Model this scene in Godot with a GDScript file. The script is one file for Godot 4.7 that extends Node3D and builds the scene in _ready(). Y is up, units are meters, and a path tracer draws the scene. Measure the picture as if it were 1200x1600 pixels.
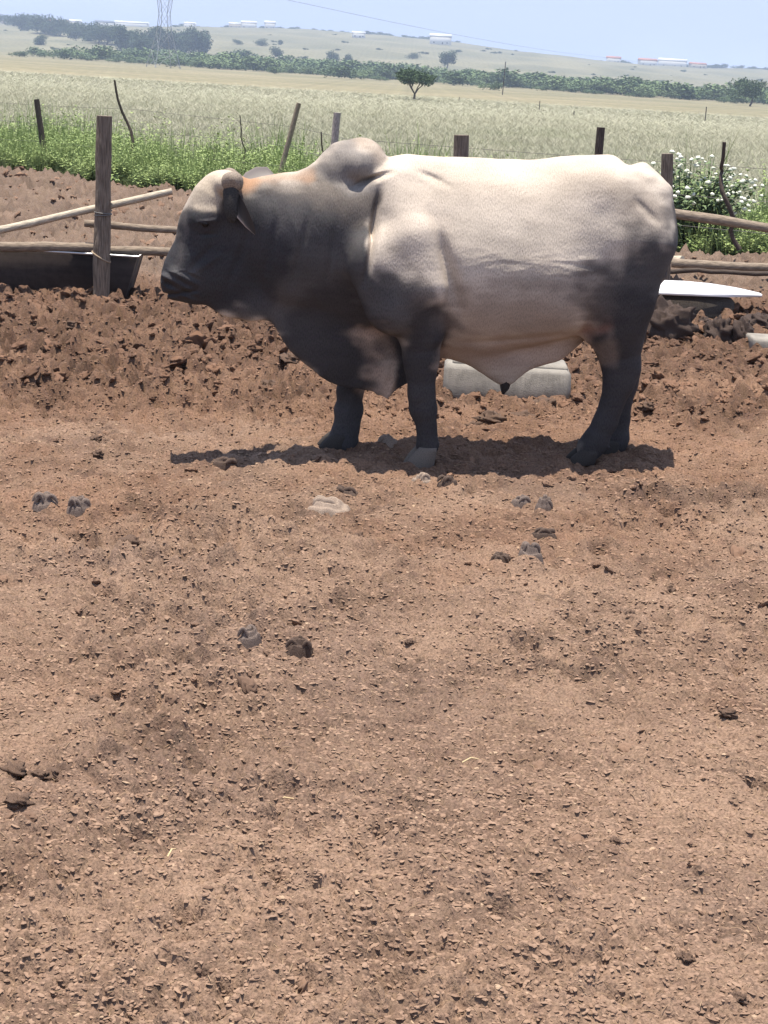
extends Node3D

const SLOPE := 0.035
const BULL_PRIMS := [
	0.097, 0.966, 0.000, 0.430, 0.280, 0.968, 0.000, 0.427, 0.660, 0.050,
	0.310, 0.969, 0.000, 0.427, 0.720, 1.036, 0.000, 0.401, 0.800, 0.080,
	0.709, 1.164, 0.000, 0.270, 0.981, 1.228, 0.000, 0.204, 0.980, 0.080,
	0.885, 1.098, 0.000, 0.310, 1.041, 1.099, 0.000, 0.174, 0.900, 0.060,
	-0.080, 1.369, 0.000, 0.054, 0.402, 1.353, 0.000, 0.048, 1.500, 0.060,
	0.402, 1.353, 0.000, 0.048, 0.855, 1.417, 0.000, 0.052, 1.500, 0.060,
	0.771, 1.311, 0.130, 0.109, 0.845, 1.301, 0.140, 0.103, 1.000, 0.100,
	1.025, 1.343, 0.080, 0.049, 1.061, 1.322, 0.090, 0.049, 1.000, 0.050,
	0.249, 0.931, 0.100, 0.301, 0.570, 0.915, 0.100, 0.305, 0.850, 0.060,
	0.837, 1.294, -0.130, 0.112, 0.919, 1.282, -0.140, 0.107, 1.000, 0.100,
	1.071, 1.334, -0.080, 0.050, 1.113, 1.311, -0.090, 0.050, 1.000, 0.050,
	0.287, 0.908, -0.100, 0.309, 0.615, 0.892, -0.100, 0.313, 0.850, 0.060,
	0.925, 1.067, 0.120, 0.251, 0.929, 0.817, 0.150, 0.160, 0.720, 0.060,
	0.862, 0.934, 0.150, 0.168, 0.900, 0.697, 0.160, 0.114, 0.800, 0.050,
	0.927, 0.832, 0.150, 0.160, 0.945, 0.633, 0.130, 0.109, 0.720, 0.050,
	0.942, 0.664, 0.130, 0.111, 0.966, 0.487, 0.130, 0.084, 0.700, 0.040,
	0.976, 0.506, 0.130, 0.078, 0.966, 0.419, 0.130, 0.066, 0.850, 0.025,
	0.966, 0.419, 0.130, 0.066, 0.921, 0.231, 0.130, 0.055, 0.850, 0.025,
	0.921, 0.231, 0.130, 0.055, 0.880, 0.136, 0.130, 0.063, 0.850, 0.025,
	0.880, 0.136, 0.130, 0.063, 0.858, 0.104, 0.130, 0.066, 0.850, 0.025,
	0.991, 1.045, -0.120, 0.259, 1.011, 0.779, -0.150, 0.166, 0.720, 0.060,
	0.942, 0.901, -0.150, 0.175, 0.988, 0.651, -0.160, 0.119, 0.800, 0.050,
	1.010, 0.795, -0.150, 0.166, 1.029, 0.588, -0.170, 0.113, 0.720, 0.050,
	1.026, 0.620, -0.170, 0.116, 1.050, 0.436, -0.170, 0.087, 0.700, 0.040,
	1.068, 0.456, -0.170, 0.081, 1.076, 0.367, -0.170, 0.068, 0.850, 0.025,
	1.076, 0.367, -0.170, 0.068, 1.067, 0.189, -0.170, 0.052, 0.850, 0.025,
	1.067, 0.189, -0.170, 0.052, 1.064, 0.091, -0.170, 0.059, 0.850, 0.025,
	1.064, 0.091, -0.170, 0.059, 1.053, 0.062, -0.170, 0.065, 0.850, 0.025,
	-0.156, 1.286, 0.120, 0.100, -0.078, 1.062, 0.230, 0.132, 0.900, 0.050,
	-0.078, 1.062, 0.230, 0.132, -0.017, 0.860, 0.285, 0.111, 0.900, 0.020,
	-0.202, 0.954, 0.220, 0.164, -0.128, 0.784, 0.230, 0.162, 0.800, 0.050,
	-0.124, 1.270, -0.120, 0.103, -0.010, 1.017, -0.230, 0.139, 0.900, 0.050,
	-0.010, 1.017, -0.230, 0.139, 0.072, 0.789, -0.285, 0.120, 0.900, 0.020,
	-0.144, 0.905, -0.220, 0.173, -0.063, 0.723, -0.230, 0.172, 0.800, 0.050,
	-0.046, 0.848, 0.250, 0.135, -0.011, 0.640, 0.220, 0.098, 0.850, 0.035,
	-0.016, 0.653, 0.210, 0.101, 0.000, 0.518, 0.200, 0.078, 0.850, 0.025,
	-0.001, 0.520, 0.210, 0.078, 0.014, 0.353, 0.200, 0.057, 0.850, 0.025,
	0.012, 0.355, 0.210, 0.057, 0.031, 0.278, 0.200, 0.053, 0.850, 0.025,
	0.029, 0.280, 0.210, 0.053, 0.046, 0.187, 0.200, 0.045, 0.850, 0.025,
	0.045, 0.202, 0.200, 0.047, 0.057, 0.113, 0.200, 0.058, 0.950, 0.020,
	-0.139, 0.785, -0.200, 0.155, -0.195, 0.538, -0.180, 0.103, 0.850, 0.035,
	-0.199, 0.557, -0.160, 0.102, -0.259, 0.401, -0.150, 0.074, 0.850, 0.025,
	-0.258, 0.399, -0.160, 0.075, -0.285, 0.290, -0.150, 0.061, 0.850, 0.025,
	-0.283, 0.288, -0.160, 0.061, -0.286, 0.195, -0.150, 0.055, 0.850, 0.025,
	-0.284, 0.193, -0.160, 0.055, -0.293, 0.106, -0.150, 0.050, 0.850, 0.025,
	-0.294, 0.119, -0.150, 0.052, -0.312, 0.036, -0.150, 0.066, 0.950, 0.020,
	-0.211, 1.061, 0.000, 0.329, -0.537, 1.025, 0.000, 0.273, 0.660, 0.060,
	-0.507, 1.032, 0.000, 0.273, -0.775, 1.072, 0.000, 0.211, 0.620, 0.060,
	-0.723, 1.226, 0.000, 0.059, -0.488, 1.249, 0.000, 0.077, 1.100, 0.050,
	-0.560, 0.882, 0.000, 0.190, -0.244, 0.852, 0.000, 0.241, 0.550, 0.060,
	-0.645, 0.790, 0.000, 0.119, -0.458, 0.633, 0.000, 0.138, 0.300, 0.045,
	-0.443, 0.633, 0.000, 0.156, -0.316, 0.532, 0.000, 0.158, 0.300, 0.045,
	-0.315, 0.508, 0.000, 0.146, -0.171, 0.489, 0.000, 0.140, 0.220, 0.035,
	-0.172, 0.513, 0.000, 0.146, -0.121, 0.570, 0.000, 0.116, 0.260, 0.040,
	-0.852, 0.775, 0.000, 0.136, -0.792, 0.768, 0.000, 0.133, 0.300, 0.020,
	-0.554, 1.257, 0.000, 0.047, -0.387, 1.353, 0.000, 0.112, 0.900, 0.050,
	-0.410, 1.334, 0.000, 0.100, -0.303, 1.377, 0.000, 0.114, 1.100, 0.025,
	-0.323, 1.370, 0.000, 0.106, -0.258, 1.368, 0.000, 0.080, 1.450, 0.010,
	-0.130, 1.308, 0.000, 0.107, 0.001, 1.280, 0.000, 0.108, 1.300, 0.030,
	-0.921, 1.225, 0.000, 0.087, -0.937, 1.186, 0.000, 0.111, 0.850, 0.040,
	-0.940, 1.186, 0.000, 0.116, -1.003, 1.061, 0.000, 0.111, 0.780, 0.040,
	-0.965, 1.069, 0.000, 0.134, -1.073, 0.874, 0.000, 0.097, 0.660, 0.045,
	-1.076, 0.874, 0.000, 0.094, -1.115, 0.811, 0.000, 0.082, 0.850, 0.030,
	-1.109, 0.823, 0.000, 0.082, -1.146, 0.780, 0.000, 0.047, 1.000, 0.030,
	-1.058, 0.784, 0.000, 0.059, -1.140, 0.762, 0.000, 0.041, 0.850, 0.025,
	-0.817, 1.018, 0.000, 0.176, -0.930, 0.910, 0.000, 0.153, 0.520, 0.050,
	-0.915, 0.896, 0.000, 0.141, -1.053, 0.787, 0.000, 0.070, 0.580, 0.045,
	-1.034, 1.095, 0.070, 0.035, -0.983, 1.104, 0.080, 0.035, 1.000, 0.040,
	-1.171, 0.811, 0.045, 0.029, -1.136, 0.834, 0.058, 0.032, 1.000, 0.020,
	-0.924, 1.260, 0.060, 0.052, -0.920, 1.258, 0.100, 0.049, 1.000, 0.030,
	-1.031, 1.083, -0.070, 0.035, -0.978, 1.090, -0.080, 0.035, 1.000, 0.040,
	-1.170, 0.800, -0.045, 0.029, -1.135, 0.820, -0.058, 0.032, 1.000, 0.020,
	-0.920, 1.252, -0.060, 0.053, -0.912, 1.244, -0.100, 0.050, 1.000, 0.030,
	0.149, 0.657, 0.000, 0.135, 0.337, 0.619, 0.000, 0.142, 0.550, 0.060,
	0.370, 0.596, 0.000, 0.124, 0.439, 0.500, 0.000, 0.087, 0.450, 0.050,
	0.433, 0.500, 0.000, 0.084, 0.449, 0.414, 0.000, 0.031, 0.600, 0.030,
	0.435, 0.546, 0.000, 0.112, 0.649, 0.601, 0.000, 0.100, 0.420, 0.050,
	0.649, 0.601, 0.000, 0.094, 0.813, 0.700, 0.000, 0.075, 0.500, 0.050,
	0.771, 0.808, 0.130, 0.092, 0.811, 0.686, 0.150, 0.043, 0.600, 0.050,
	0.806, 0.773, -0.130, 0.095, 0.890, 0.643, -0.150, 0.045, 0.600, 0.050,
	1.019, 1.408, 0.000, 0.043, 1.130, 1.319, 0.000, 0.034, 1.000, 0.030,
	1.137, 1.319, 0.000, 0.034, 1.174, 1.141, 0.000, 0.025, 1.000, 0.020,
	1.174, 1.141, 0.000, 0.025, 1.165, 0.929, 0.000, 0.022, 1.000, 0.020,
	1.165, 0.929, 0.000, 0.022, 1.091, 0.788, 0.000, 0.019, 1.000, 0.020,
	0.010, 0.277, 0.200, 0.039, 0.024, 0.253, 0.200, 0.039, 1.100, 0.020,
	-0.311, 0.195, -0.150, 0.041, -0.297, 0.170, -0.150, 0.041, 1.100, 0.020,
	1.011, 0.538, 0.130, 0.041, 1.028, 0.490, 0.130, 0.034, 0.800, 0.020,
	1.097, 0.489, -0.170, 0.042, 1.115, 0.439, -0.170, 0.036, 0.800, 0.020,
	0.093, 0.128, 0.180, 0.018, 0.109, 0.110, 0.180, 0.012, 1.000, 0.008,
	0.086, 0.137, 0.220, 0.018, 0.102, 0.119, 0.220, 0.012, 1.000, 0.008,
	0.930, 0.127, 0.110, 0.019, 0.951, 0.105, 0.110, 0.013, 1.000, 0.008,
	0.919, 0.135, 0.150, 0.019, 0.940, 0.114, 0.150, 0.013, 1.000, 0.008,
	-0.263, 0.052, -0.170, 0.019, -0.246, 0.033, -0.170, 0.013, 1.000, 0.008,
	-0.268, 0.061, -0.130, 0.019, -0.251, 0.042, -0.130, 0.013, 1.000, 0.008
]

var rng := RandomNumberGenerator.new()
var M := {}
var noise_a := FastNoiseLite.new()
var noise_b := FastNoiseLite.new()
var noise_c := FastNoiseLite.new()
var noise_cell := FastNoiseLite.new()
var noise_plate := FastNoiseLite.new()
var noise_ridge := FastNoiseLite.new()
var used_names := {}

# ------------------------------------------------------------------ basics
func sm(a: float, b: float, x: float) -> float:
	var t := clampf((x - a) / (b - a), 0.0, 1.0)
	return t * t * (3.0 - 2.0 * t)

func numbered(called: String) -> String:
	var n: int = used_names.get(called, 0)
	used_names[called] = n + 1
	return called if n == 0 else "%s_%03d" % [called, n]

func tag(o: Node, label: String, category: String, group := "", kind := "") -> Node:
	if label != "": o.set_meta("label", label)
	if category != "": o.set_meta("category", category)
	if group != "": o.set_meta("group", group)
	if kind != "": o.set_meta("kind", kind)
	return o

func thing(called: String, label: String, category: String, at := Vector3.ZERO, turn := 0.0, group := "") -> Node3D:
	var o := Node3D.new()
	o.name = numbered(called)
	add_child(o)
	o.position = at
	o.rotation.y = turn
	tag(o, label, category, group)
	return o

func obj(called: String, mesh: Mesh, mat: Material, parent: Node = null) -> MeshInstance3D:
	var o := MeshInstance3D.new()
	o.mesh = mesh
	o.material_override = mat
	o.cast_shadow = GeometryInstance3D.SHADOW_CASTING_SETTING_ON
	if parent == null:
		o.name = numbered(called)
		add_child(o)
	else:
		o.name = called
		parent.add_child(o, true)
	return o

func lin(r: float, g: float, b: float) -> Color:
	return Color(r, g, b).linear_to_srgb()

func mat(c: Color, rough := 0.9, metal := 0.0) -> StandardMaterial3D:
	var m := StandardMaterial3D.new()
	m.albedo_color = (c * 0.87).linear_to_srgb()
	m.albedo_color.a = 1.0
	m.roughness = rough
	m.metallic = metal
	m.metallic_specular = 0.3
	return m

func noise_tex(freq: float, octaves: int, lo: float, hi: float, size := 512, kind := FastNoiseLite.TYPE_SIMPLEX_SMOOTH, sd := 1) -> ImageTexture:
	var n := FastNoiseLite.new()
	n.seed = sd
	n.noise_type = kind
	n.frequency = freq
	n.fractal_octaves = octaves
	n.fractal_gain = 0.6
	var im := n.get_seamless_image(size, size)
	im.convert(Image.FORMAT_RGB8)
	for y in size:
		for x in size:
			var v := lerpf(lo, hi, im.get_pixel(x, y).r)
			im.set_pixel(x, y, Color(v, v, v))
	im.generate_mipmaps()
	return ImageTexture.create_from_image(im)

func bump_tex(freq: float, octaves: int, strength: float, size := 512, kind := FastNoiseLite.TYPE_SIMPLEX_SMOOTH, sd := 2) -> ImageTexture:
	var n := FastNoiseLite.new()
	n.seed = sd
	n.noise_type = kind
	n.frequency = freq
	n.fractal_octaves = octaves
	n.fractal_gain = 0.6
	var im := n.get_seamless_image(size, size)
	im.convert(Image.FORMAT_RGBA8)
	im.bump_map_to_normal_map(strength)
	im.generate_mipmaps()
	return ImageTexture.create_from_image(im)

func mesh_of(v: PackedVector3Array, idx: PackedInt32Array, col := PackedColorArray(), nor := PackedVector3Array(), uv := PackedVector2Array(), closed := true) -> ArrayMesh:
	if nor.size() > 0 and closed:   # turn a body that came out inside-out
		var vol := 0.0
		var mid := Vector3.ZERO
		for p in v: mid += p / v.size()
		for i in range(0, idx.size(), 3): vol += (v[idx[i]] - mid).dot((v[idx[i + 1]] - mid).cross(v[idx[i + 2]] - mid))
		if vol > 0.0:
			for i in range(0, idx.size(), 3):
				var k := idx[i]
				idx[i] = idx[i + 1]
				idx[i + 1] = k
			for i in nor.size(): nor[i] = -nor[i]
	var a := []
	a.resize(Mesh.ARRAY_MAX)
	a[Mesh.ARRAY_VERTEX] = v
	a[Mesh.ARRAY_INDEX] = idx
	if col.size() > 0: a[Mesh.ARRAY_COLOR] = col
	if nor.size() > 0: a[Mesh.ARRAY_NORMAL] = nor
	if uv.size() > 0: a[Mesh.ARRAY_TEX_UV] = uv
	var m := ArrayMesh.new()
	m.add_surface_from_arrays(Mesh.PRIMITIVE_TRIANGLES, a)
	return m

func smooth_normals(v: PackedVector3Array, idx: PackedInt32Array) -> PackedVector3Array:
	var n := PackedVector3Array()
	n.resize(v.size())
	for i in range(0, idx.size(), 3):
		var a := v[idx[i]]
		var c := (v[idx[i + 2]] - a).cross(v[idx[i + 1]] - a)
		n[idx[i]] += c
		n[idx[i + 1]] += c
		n[idx[i + 2]] += c
	for i in n.size(): n[i] = n[i].normalized()
	return n

# a tube along points with radii: round log, post, rail, limb, wire. Rough > 0 makes its skin uneven.
func tube(pts: Array, radii: Array, sides := 10, rough := 0.0, wobble := 9.0, flat := 1.0) -> ArrayMesh:
	var v := PackedVector3Array()
	var uv := PackedVector2Array()
	var idx := PackedInt32Array()
	var n := pts.size()
	var along := 0.0
	var side := Vector3.ZERO
	for i in n:
		var p: Vector3 = pts[i]
		var d: Vector3 = (pts[mini(i + 1, n - 1)] - pts[maxi(i - 1, 0)]).normalized()
		if side == Vector3.ZERO:
			side = d.cross(Vector3(0, 0, 1) if absf(d.z) < 0.8 else Vector3(1, 0, 0)).normalized()
		side = (side - d * side.dot(d)).normalized()
		var up := d.cross(side)
		if i > 0: along += p.distance_to(pts[i - 1])
		for k in sides + 1:
			var t := TAU * k / sides
			var dir := side * cos(t) + up * sin(t) * flat
			var r: float = radii[i]
			if rough > 0.0:
				var q := p * wobble + dir * 0.7
				r *= 1.0 + rough * noise_a.get_noise_3d(q.x * 10.0, q.y * 10.0, q.z * 10.0)
			v.append(p + dir * r)
			uv.append(Vector2(float(k) / sides, along))
	for i in n - 1:
		for k in sides:
			var a := i * (sides + 1) + k
			var b := a + sides + 1
			idx.append_array([a, b, a + 1, a + 1, b, b + 1])
	var nor := smooth_normals(v, idx)
	for i in n:   # weld the seam's normals
		var a := i * (sides + 1)
		var s := (nor[a] + nor[a + sides]).normalized()
		nor[a] = s
		nor[a + sides] = s
	var out := 0.0
	for i in range(0, idx.size(), 3): out += (v[idx[i]] - pts[0]).dot((v[idx[i + 1]] - pts[0]).cross(v[idx[i + 2]] - pts[0]))
	if out > 0.0:
		for i in range(0, idx.size(), 3):
			var k := idx[i]
			idx[i] = idx[i + 1]
			idx[i + 1] = k
		for i in nor.size(): nor[i] = -nor[i]
	for e in 2:   # caps
		var base := 0 if e == 0 else (n - 1) * (sides + 1)
		var c := v.size()
		var d: Vector3 = (pts[0] - pts[1]).normalized() if e == 0 else (pts[n - 1] - pts[n - 2]).normalized()
		v.append(pts[0] if e == 0 else pts[n - 1])
		nor.append(d)
		uv.append(Vector2(0.5, 0.5))
		for k in sides + 1:
			v.append(v[base + k])
			nor.append(d)
			uv.append(Vector2(0.5 + 0.3 * cos(TAU * k / sides), 0.5 + 0.3 * sin(TAU * k / sides)))
		for k in sides:
			if (v[c + 1 + k] - v[c]).cross(v[c + 2 + k] - v[c]).dot(d) < 0.0: idx.append_array([c, c + 1 + k, c + 2 + k])
			else: idx.append_array([c, c + 2 + k, c + 1 + k])
	return mesh_of(v, idx, PackedColorArray(), nor, uv, false)

func bent(a: Vector3, b: Vector3, n: int, sway: float, sd: int) -> Array:
	var out := []
	for i in n + 1:
		var t := float(i) / n
		var q := a.lerp(b, t)
		var w := sin(PI * t) * sway
		out.append(q + Vector3(noise_b.get_noise_2d(t * 22.0, sd * 31.7), noise_b.get_noise_2d(t * 22.0, sd * 57.1 + 9.0), noise_b.get_noise_2d(t * 22.0, sd * 11.3 + 77.0)) * w)
	return out

func taper(a: float, b: float, n: int, uneven := 0.0) -> Array:
	var out := []
	for i in n + 1: out.append(lerpf(a, b, float(i) / n) * (1.0 + uneven * rng.randf_range(-1, 1)))
	return out

# a box with chamfered edges, its corners a little uneven
func chamfer_box(size: Vector3, ch: float, uneven := 0.0, seg := 1) -> ArrayMesh:
	var st := SurfaceTool.new()
	st.begin(Mesh.PRIMITIVE_TRIANGLES)
	var h := size * 0.5
	var ax := [Vector3.RIGHT, Vector3.UP, Vector3.BACK]
	var tri := func(a: Vector3, b: Vector3, c: Vector3):
		var n := (b - a).cross(c - a)
		if n.dot(a + b + c) > 0: st.add_vertex(a); st.add_vertex(c); st.add_vertex(b)
		else: st.add_vertex(a); st.add_vertex(b); st.add_vertex(c)
	var corner := func(s: Vector3, k: int) -> Vector3:
		var p := s * h
		for j in 3:
			if j != k: p[j] -= s[j] * ch
		if uneven > 0.0: p += Vector3(noise_a.get_noise_3d(s.x * 40, s.y * 40, s.z * 40 + size.x * 300), noise_a.get_noise_3d(s.y * 40 + 70, s.z * 40, s.x * 40), noise_a.get_noise_3d(s.z * 40, s.x * 40 + 130, s.y * 40)) * uneven
		return p
	for k in 3:
		for s in [-1.0, 1.0]:
			var q := []
			for e in [[-1, -1], [1, -1], [1, 1], [-1, 1]]:
				var sg := Vector3.ZERO
				sg[k] = s
				sg[(k + 1) % 3] = e[0]
				sg[(k + 2) % 3] = e[1]
				q.append(corner.call(sg, k))
			tri.call(q[0], q[1], q[2])
			tri.call(q[0], q[2], q[3])
	for k in 3:   # edges along k
		var i := (k + 1) % 3
		var j := (k + 2) % 3
		for si in [-1.0, 1.0]:
			for sj in [-1.0, 1.0]:
				var a := Vector3.ZERO
				a[k] = -1.0
				a[i] = si
				a[j] = sj
				var b := a
				b[k] = 1.0
				var q := [corner.call(a, i), corner.call(b, i), corner.call(b, j), corner.call(a, j)]
				tri.call(q[0], q[1], q[2])
				tri.call(q[0], q[2], q[3])
	for x in [-1.0, 1.0]:
		for y in [-1.0, 1.0]:
			for z in [-1.0, 1.0]:
				var s := Vector3(x, y, z)
				tri.call(corner.call(s, 0), corner.call(s, 1), corner.call(s, 2))
	st.generate_normals()
	return st.commit()

# ------------------------------------------------------------------ terrain
func edge_z(x: float) -> float:   # where the bare kraal ends and the grass begins
	return -21.7 + 0.80 * x + 0.6 * noise_b.get_noise_1d(x * 14.0)

func land(x: float, z: float) -> float:
	var d := -z
	var s := SLOPE * clampf(x, -5.0, 5.0) * (1.0 - sm(13.0, 24.0, d))
	s += 0.03 * sm(10.4, 11.9, d) * (1.0 - sm(13.2, 14.6, d)) * (1.0 - sm(-1.6, -0.4, x))
	s -= 2.3 * sm(18.0, 230.0, d)
	if d > 780.0:
		var r := 28.0 + 13.0 * exp(-pow((x + 150.0) / 260.0, 2)) - 8.0 * exp(-pow((x - 280.0) / 150.0, 2)) + 4.0 * sin(x * 0.004 + 1.0)
		s += (r + 6.0) * sm(780.0, 2500.0, d)
	return s

func rough_at(x: float, z: float) -> float:   # how trampled the kraal is
	var d := -z
	var r := 0.38 + 0.55 * sm(8.3, 10.0, d) + 0.26 * sm(4.0, 6.0, d) + 0.55 * sm(0.0, 0.4, noise_b.get_noise_2d(x * 6.5 + 40.0, z * 6.5))
	r += 0.35 * sm(10.0, 11.0, d) * (1.0 - sm(12.2, 13.2, d)) * (1.0 - sm(-1.0, 0.5, x))
	return r + 0.35 * sm(13.5, 16.0, d)

func soil(x: float, z: float) -> float:   # the kraal surface: land, hollows, hoof-churned lumps and crumbs
	var y := land(x, z)
	var r := rough_at(x, z)
	y += 0.030 * noise_b.get_noise_2d(x * 9.0, z * 9.0)
	var c := noise_cell.get_noise_2d(x * 16.0 + 5.0 * noise_a.get_noise_2d(x * 18.0, z * 18.0), z * 16.0)
	y += r * 0.032 * (-c - 0.45)
	y += r * 0.050 * noise_ridge.get_noise_2d(x * 22.0, z * 22.0)
	y += 0.006 * (1.0 - 0.7 * sm(4.0, 7.0, -z)) * noise_plate.get_noise_2d(x * 30.0 + 1.6 * noise_a.get_noise_2d(x * 120.0, z * 120.0), z * 36.0 + 1.6 * noise_a.get_noise_2d(x * 120.0 + 50.0, z * 120.0))
	y += (0.006 + 0.008 * r) * noise_a.get_noise_2d(x * 95.0, z * 95.0)
	y -= r * (0.036 + 0.022 * sm(8.5, 10.0, -z)) * noise_ridge.get_noise_2d(x * 62.0 + 70.0, z * 62.0)
	y -= (0.006 + 0.016 * r) * (1.0 - 0.5 * sm(9.0, 11.0, -z)) * noise_ridge.get_noise_2d(x * 125.0 + 30.0, z * 125.0 - 60.0)
	y += (0.005 + 0.002 * r) * noise_a.get_noise_2d(x * 300.0 + 900.0, z * 300.0)
	for h in HOLES:
		var q := Vector2(x - h.x, z - h.z)
		if q.length_squared() < 0.09:
			var e: float = q.length() / h.y
			y += -0.055 * exp(-e * e * 1.3) + 0.02 * exp(-pow((e - 1.5) / 0.5, 2))
	return y

const HOLES := [Vector3(-0.375, 0.04, -3.339), Vector3(-0.191, 0.045, -5.081), Vector3(0.630, 0.045, -6.151), Vector3(-0.438, 0.03, -3.944), Vector3(1.022, 0.04, -4.125), Vector3(-0.064, 0.0303552, -5.458), Vector3(1.167, 0.0365473, -7.698), Vector3(1.192, 0.0374226, -7.156), Vector3(0.352, 0.0344433, -7.341), Vector3(0.480, 0.0403261, -5.189), Vector3(-0.864, 0.0298861, -6.014), Vector3(0.058, 0.0380373, -3.799), Vector3(0.665, 0.0406836, -5.480), Vector3(-0.959, 0.039462, -5.743), Vector3(0.539, 0.0294911, -5.313), Vector3(-0.601, 0.0327801, -6.184), Vector3(0.844, 0.0430688, -6.386), Vector3(1.159, 0.0344399, -7.334), Vector3(-0.034, 0.0352203, -7.426), Vector3(1.186, 0.0381464, -6.945), Vector3(-0.731, 0.0432202, -4.651)]
var ground_v := PackedVector3Array()
var ground_rows := PackedFloat32Array()
const GCOLS := 560

func gw(z: float) -> float:
	return 3.0 + 0.36 * maxf(-z, 0.0)

func surface(x: float, z: float) -> float:   # height of the kraal floor as it is meshed
	var j := clampi(ground_rows.bsearch(-z) - 1, 0, ground_rows.size() - 2)
	var u := clampf(x / gw(z), -1.0, 1.0)
	var q := u * 1.2
	for k in 4: q -= (0.62 * q + 0.38 * q * q * q - u) / (0.62 + 1.14 * q * q)
	var f := clampf((q + 1.0) * 0.5, 0.0, 0.9999) * GCOLS
	var i := int(f)
	var a := j * (GCOLS + 1) + i
	var b := a + GCOLS + 1
	var s := f - i
	var t := clampf((-z - ground_rows[j]) / (ground_rows[j + 1] - ground_rows[j]), 0.0, 1.0)
	return lerpf(lerpf(ground_v[a].y, ground_v[a + 1].y, s), lerpf(ground_v[b].y, ground_v[b + 1].y, s), t)

func soil_tint(x: float, z: float) -> Color:   # redder dung around the bull, darker grey-brown further back, paler in front
	var k := sm(5.5, 9.0, -z + 3.0 * noise_b.get_noise_2d(x * 9.0 + 77.0, z * 9.0) + 1.2 * noise_a.get_noise_2d(x * 70.0, z * 70.0)) * (1.0 - sm(13.5, 15.5, -z))
	var m := sm(9.0, 10.6, -z + 2.0 * noise_b.get_noise_2d(x * 12.0 - 40.0, z * 12.0) + 0.8 * noise_a.get_noise_2d(x * 90.0, z * 90.0)) * (1.0 - sm(13.5, 15.5, -z))
	return Color(1, 1, 1).lerp(Color(0.88, 0.80, 0.75), k).lerp(Color(0.70, 0.635, 0.60), m)

func build_kraal_ground() -> void:
	var rows := [3.0, 1.5, 0.0, -1.0, -1.6]
	var d := 2.0
	while d < 29.0:
		rows.append(-d)
		d += 0.0072 * pow(d / 3.0, 1.2)
	var cols := GCOLS
	var v := PackedVector3Array()
	var col := PackedColorArray()
	var idx := PackedInt32Array()
	for j in rows.size():
		var z: float = rows[j]
		var w := gw(z)
		for i in cols + 1:
			var u := 2.0 * i / cols - 1.0
			var x := w * (0.62 * u + 0.38 * u * u * u)
			var beyond := sm(-0.8, 0.8, edge_z(x) - z)
			v.append(Vector3(x, soil(x, z) - 0.22 * beyond, z))
			# dry dung soil: tan crumbs, browner and greyer patches
			var n1 := noise_b.get_noise_2d(x * 14.0 + 300.0, z * 14.0)
			var n2 := noise_a.get_noise_2d(x * 60.0, z * 60.0 + 200.0)
			var n3 := noise_a.get_noise_2d(x * 210.0, z * 210.0)
			var t := clampf(0.5 + 0.55 * n1 + 0.35 * n2 + 0.25 * n3, 0.0, 1.0)
			var c := Color(0.158, 0.101, 0.071).lerp(Color(0.285, 0.190, 0.135), t)
			var grey := sm(0.15, 0.5, noise_b.get_noise_2d(x * 7.0 - 90.0, z * 7.0 + 33.0)) * 0.45
			c = c.lerp(Color(0.165, 0.110, 0.085), grey)
			var dark_mottle := sm(0.02, 0.30, noise_b.get_noise_2d(x * 24.0 + 11.0, z * 24.0) + 0.22 * sm(8.8, 10.0, -z) * (1.0 - sm(13.0, 14.5, -z)) - 0.12)
			c = c.lerp(Color(0.105, 0.068, 0.050), clampf(dark_mottle * (0.35 + 1.1 * n3 + 0.6 * n2), 0.0, 0.75))  # darker brown mottling, denser towards the rear
			c *= soil_tint(x, z)
			c = c.lerp(Color(0.170, 0.128, 0.102) * (0.75 + 0.5 * t), 0.6 * sm(13.5, 15.5, -z))
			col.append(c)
	var n := cols + 1
	for j in rows.size() - 1:
		for i in cols:
			var a := j * n + i
			idx.append_array([a, a + n, a + 1, a + 1, a + n, a + n + 1])
	ground_v = v
	for z in rows: ground_rows.append(-z)
	var o := obj("kraal_ground", mesh_of(v, idx, col, smooth_normals(v, idx), PackedVector2Array(), false), M.soil)
	tag(o, "bare trampled brown dung and earth floor of the kraal", "", "", "structure")

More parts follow.
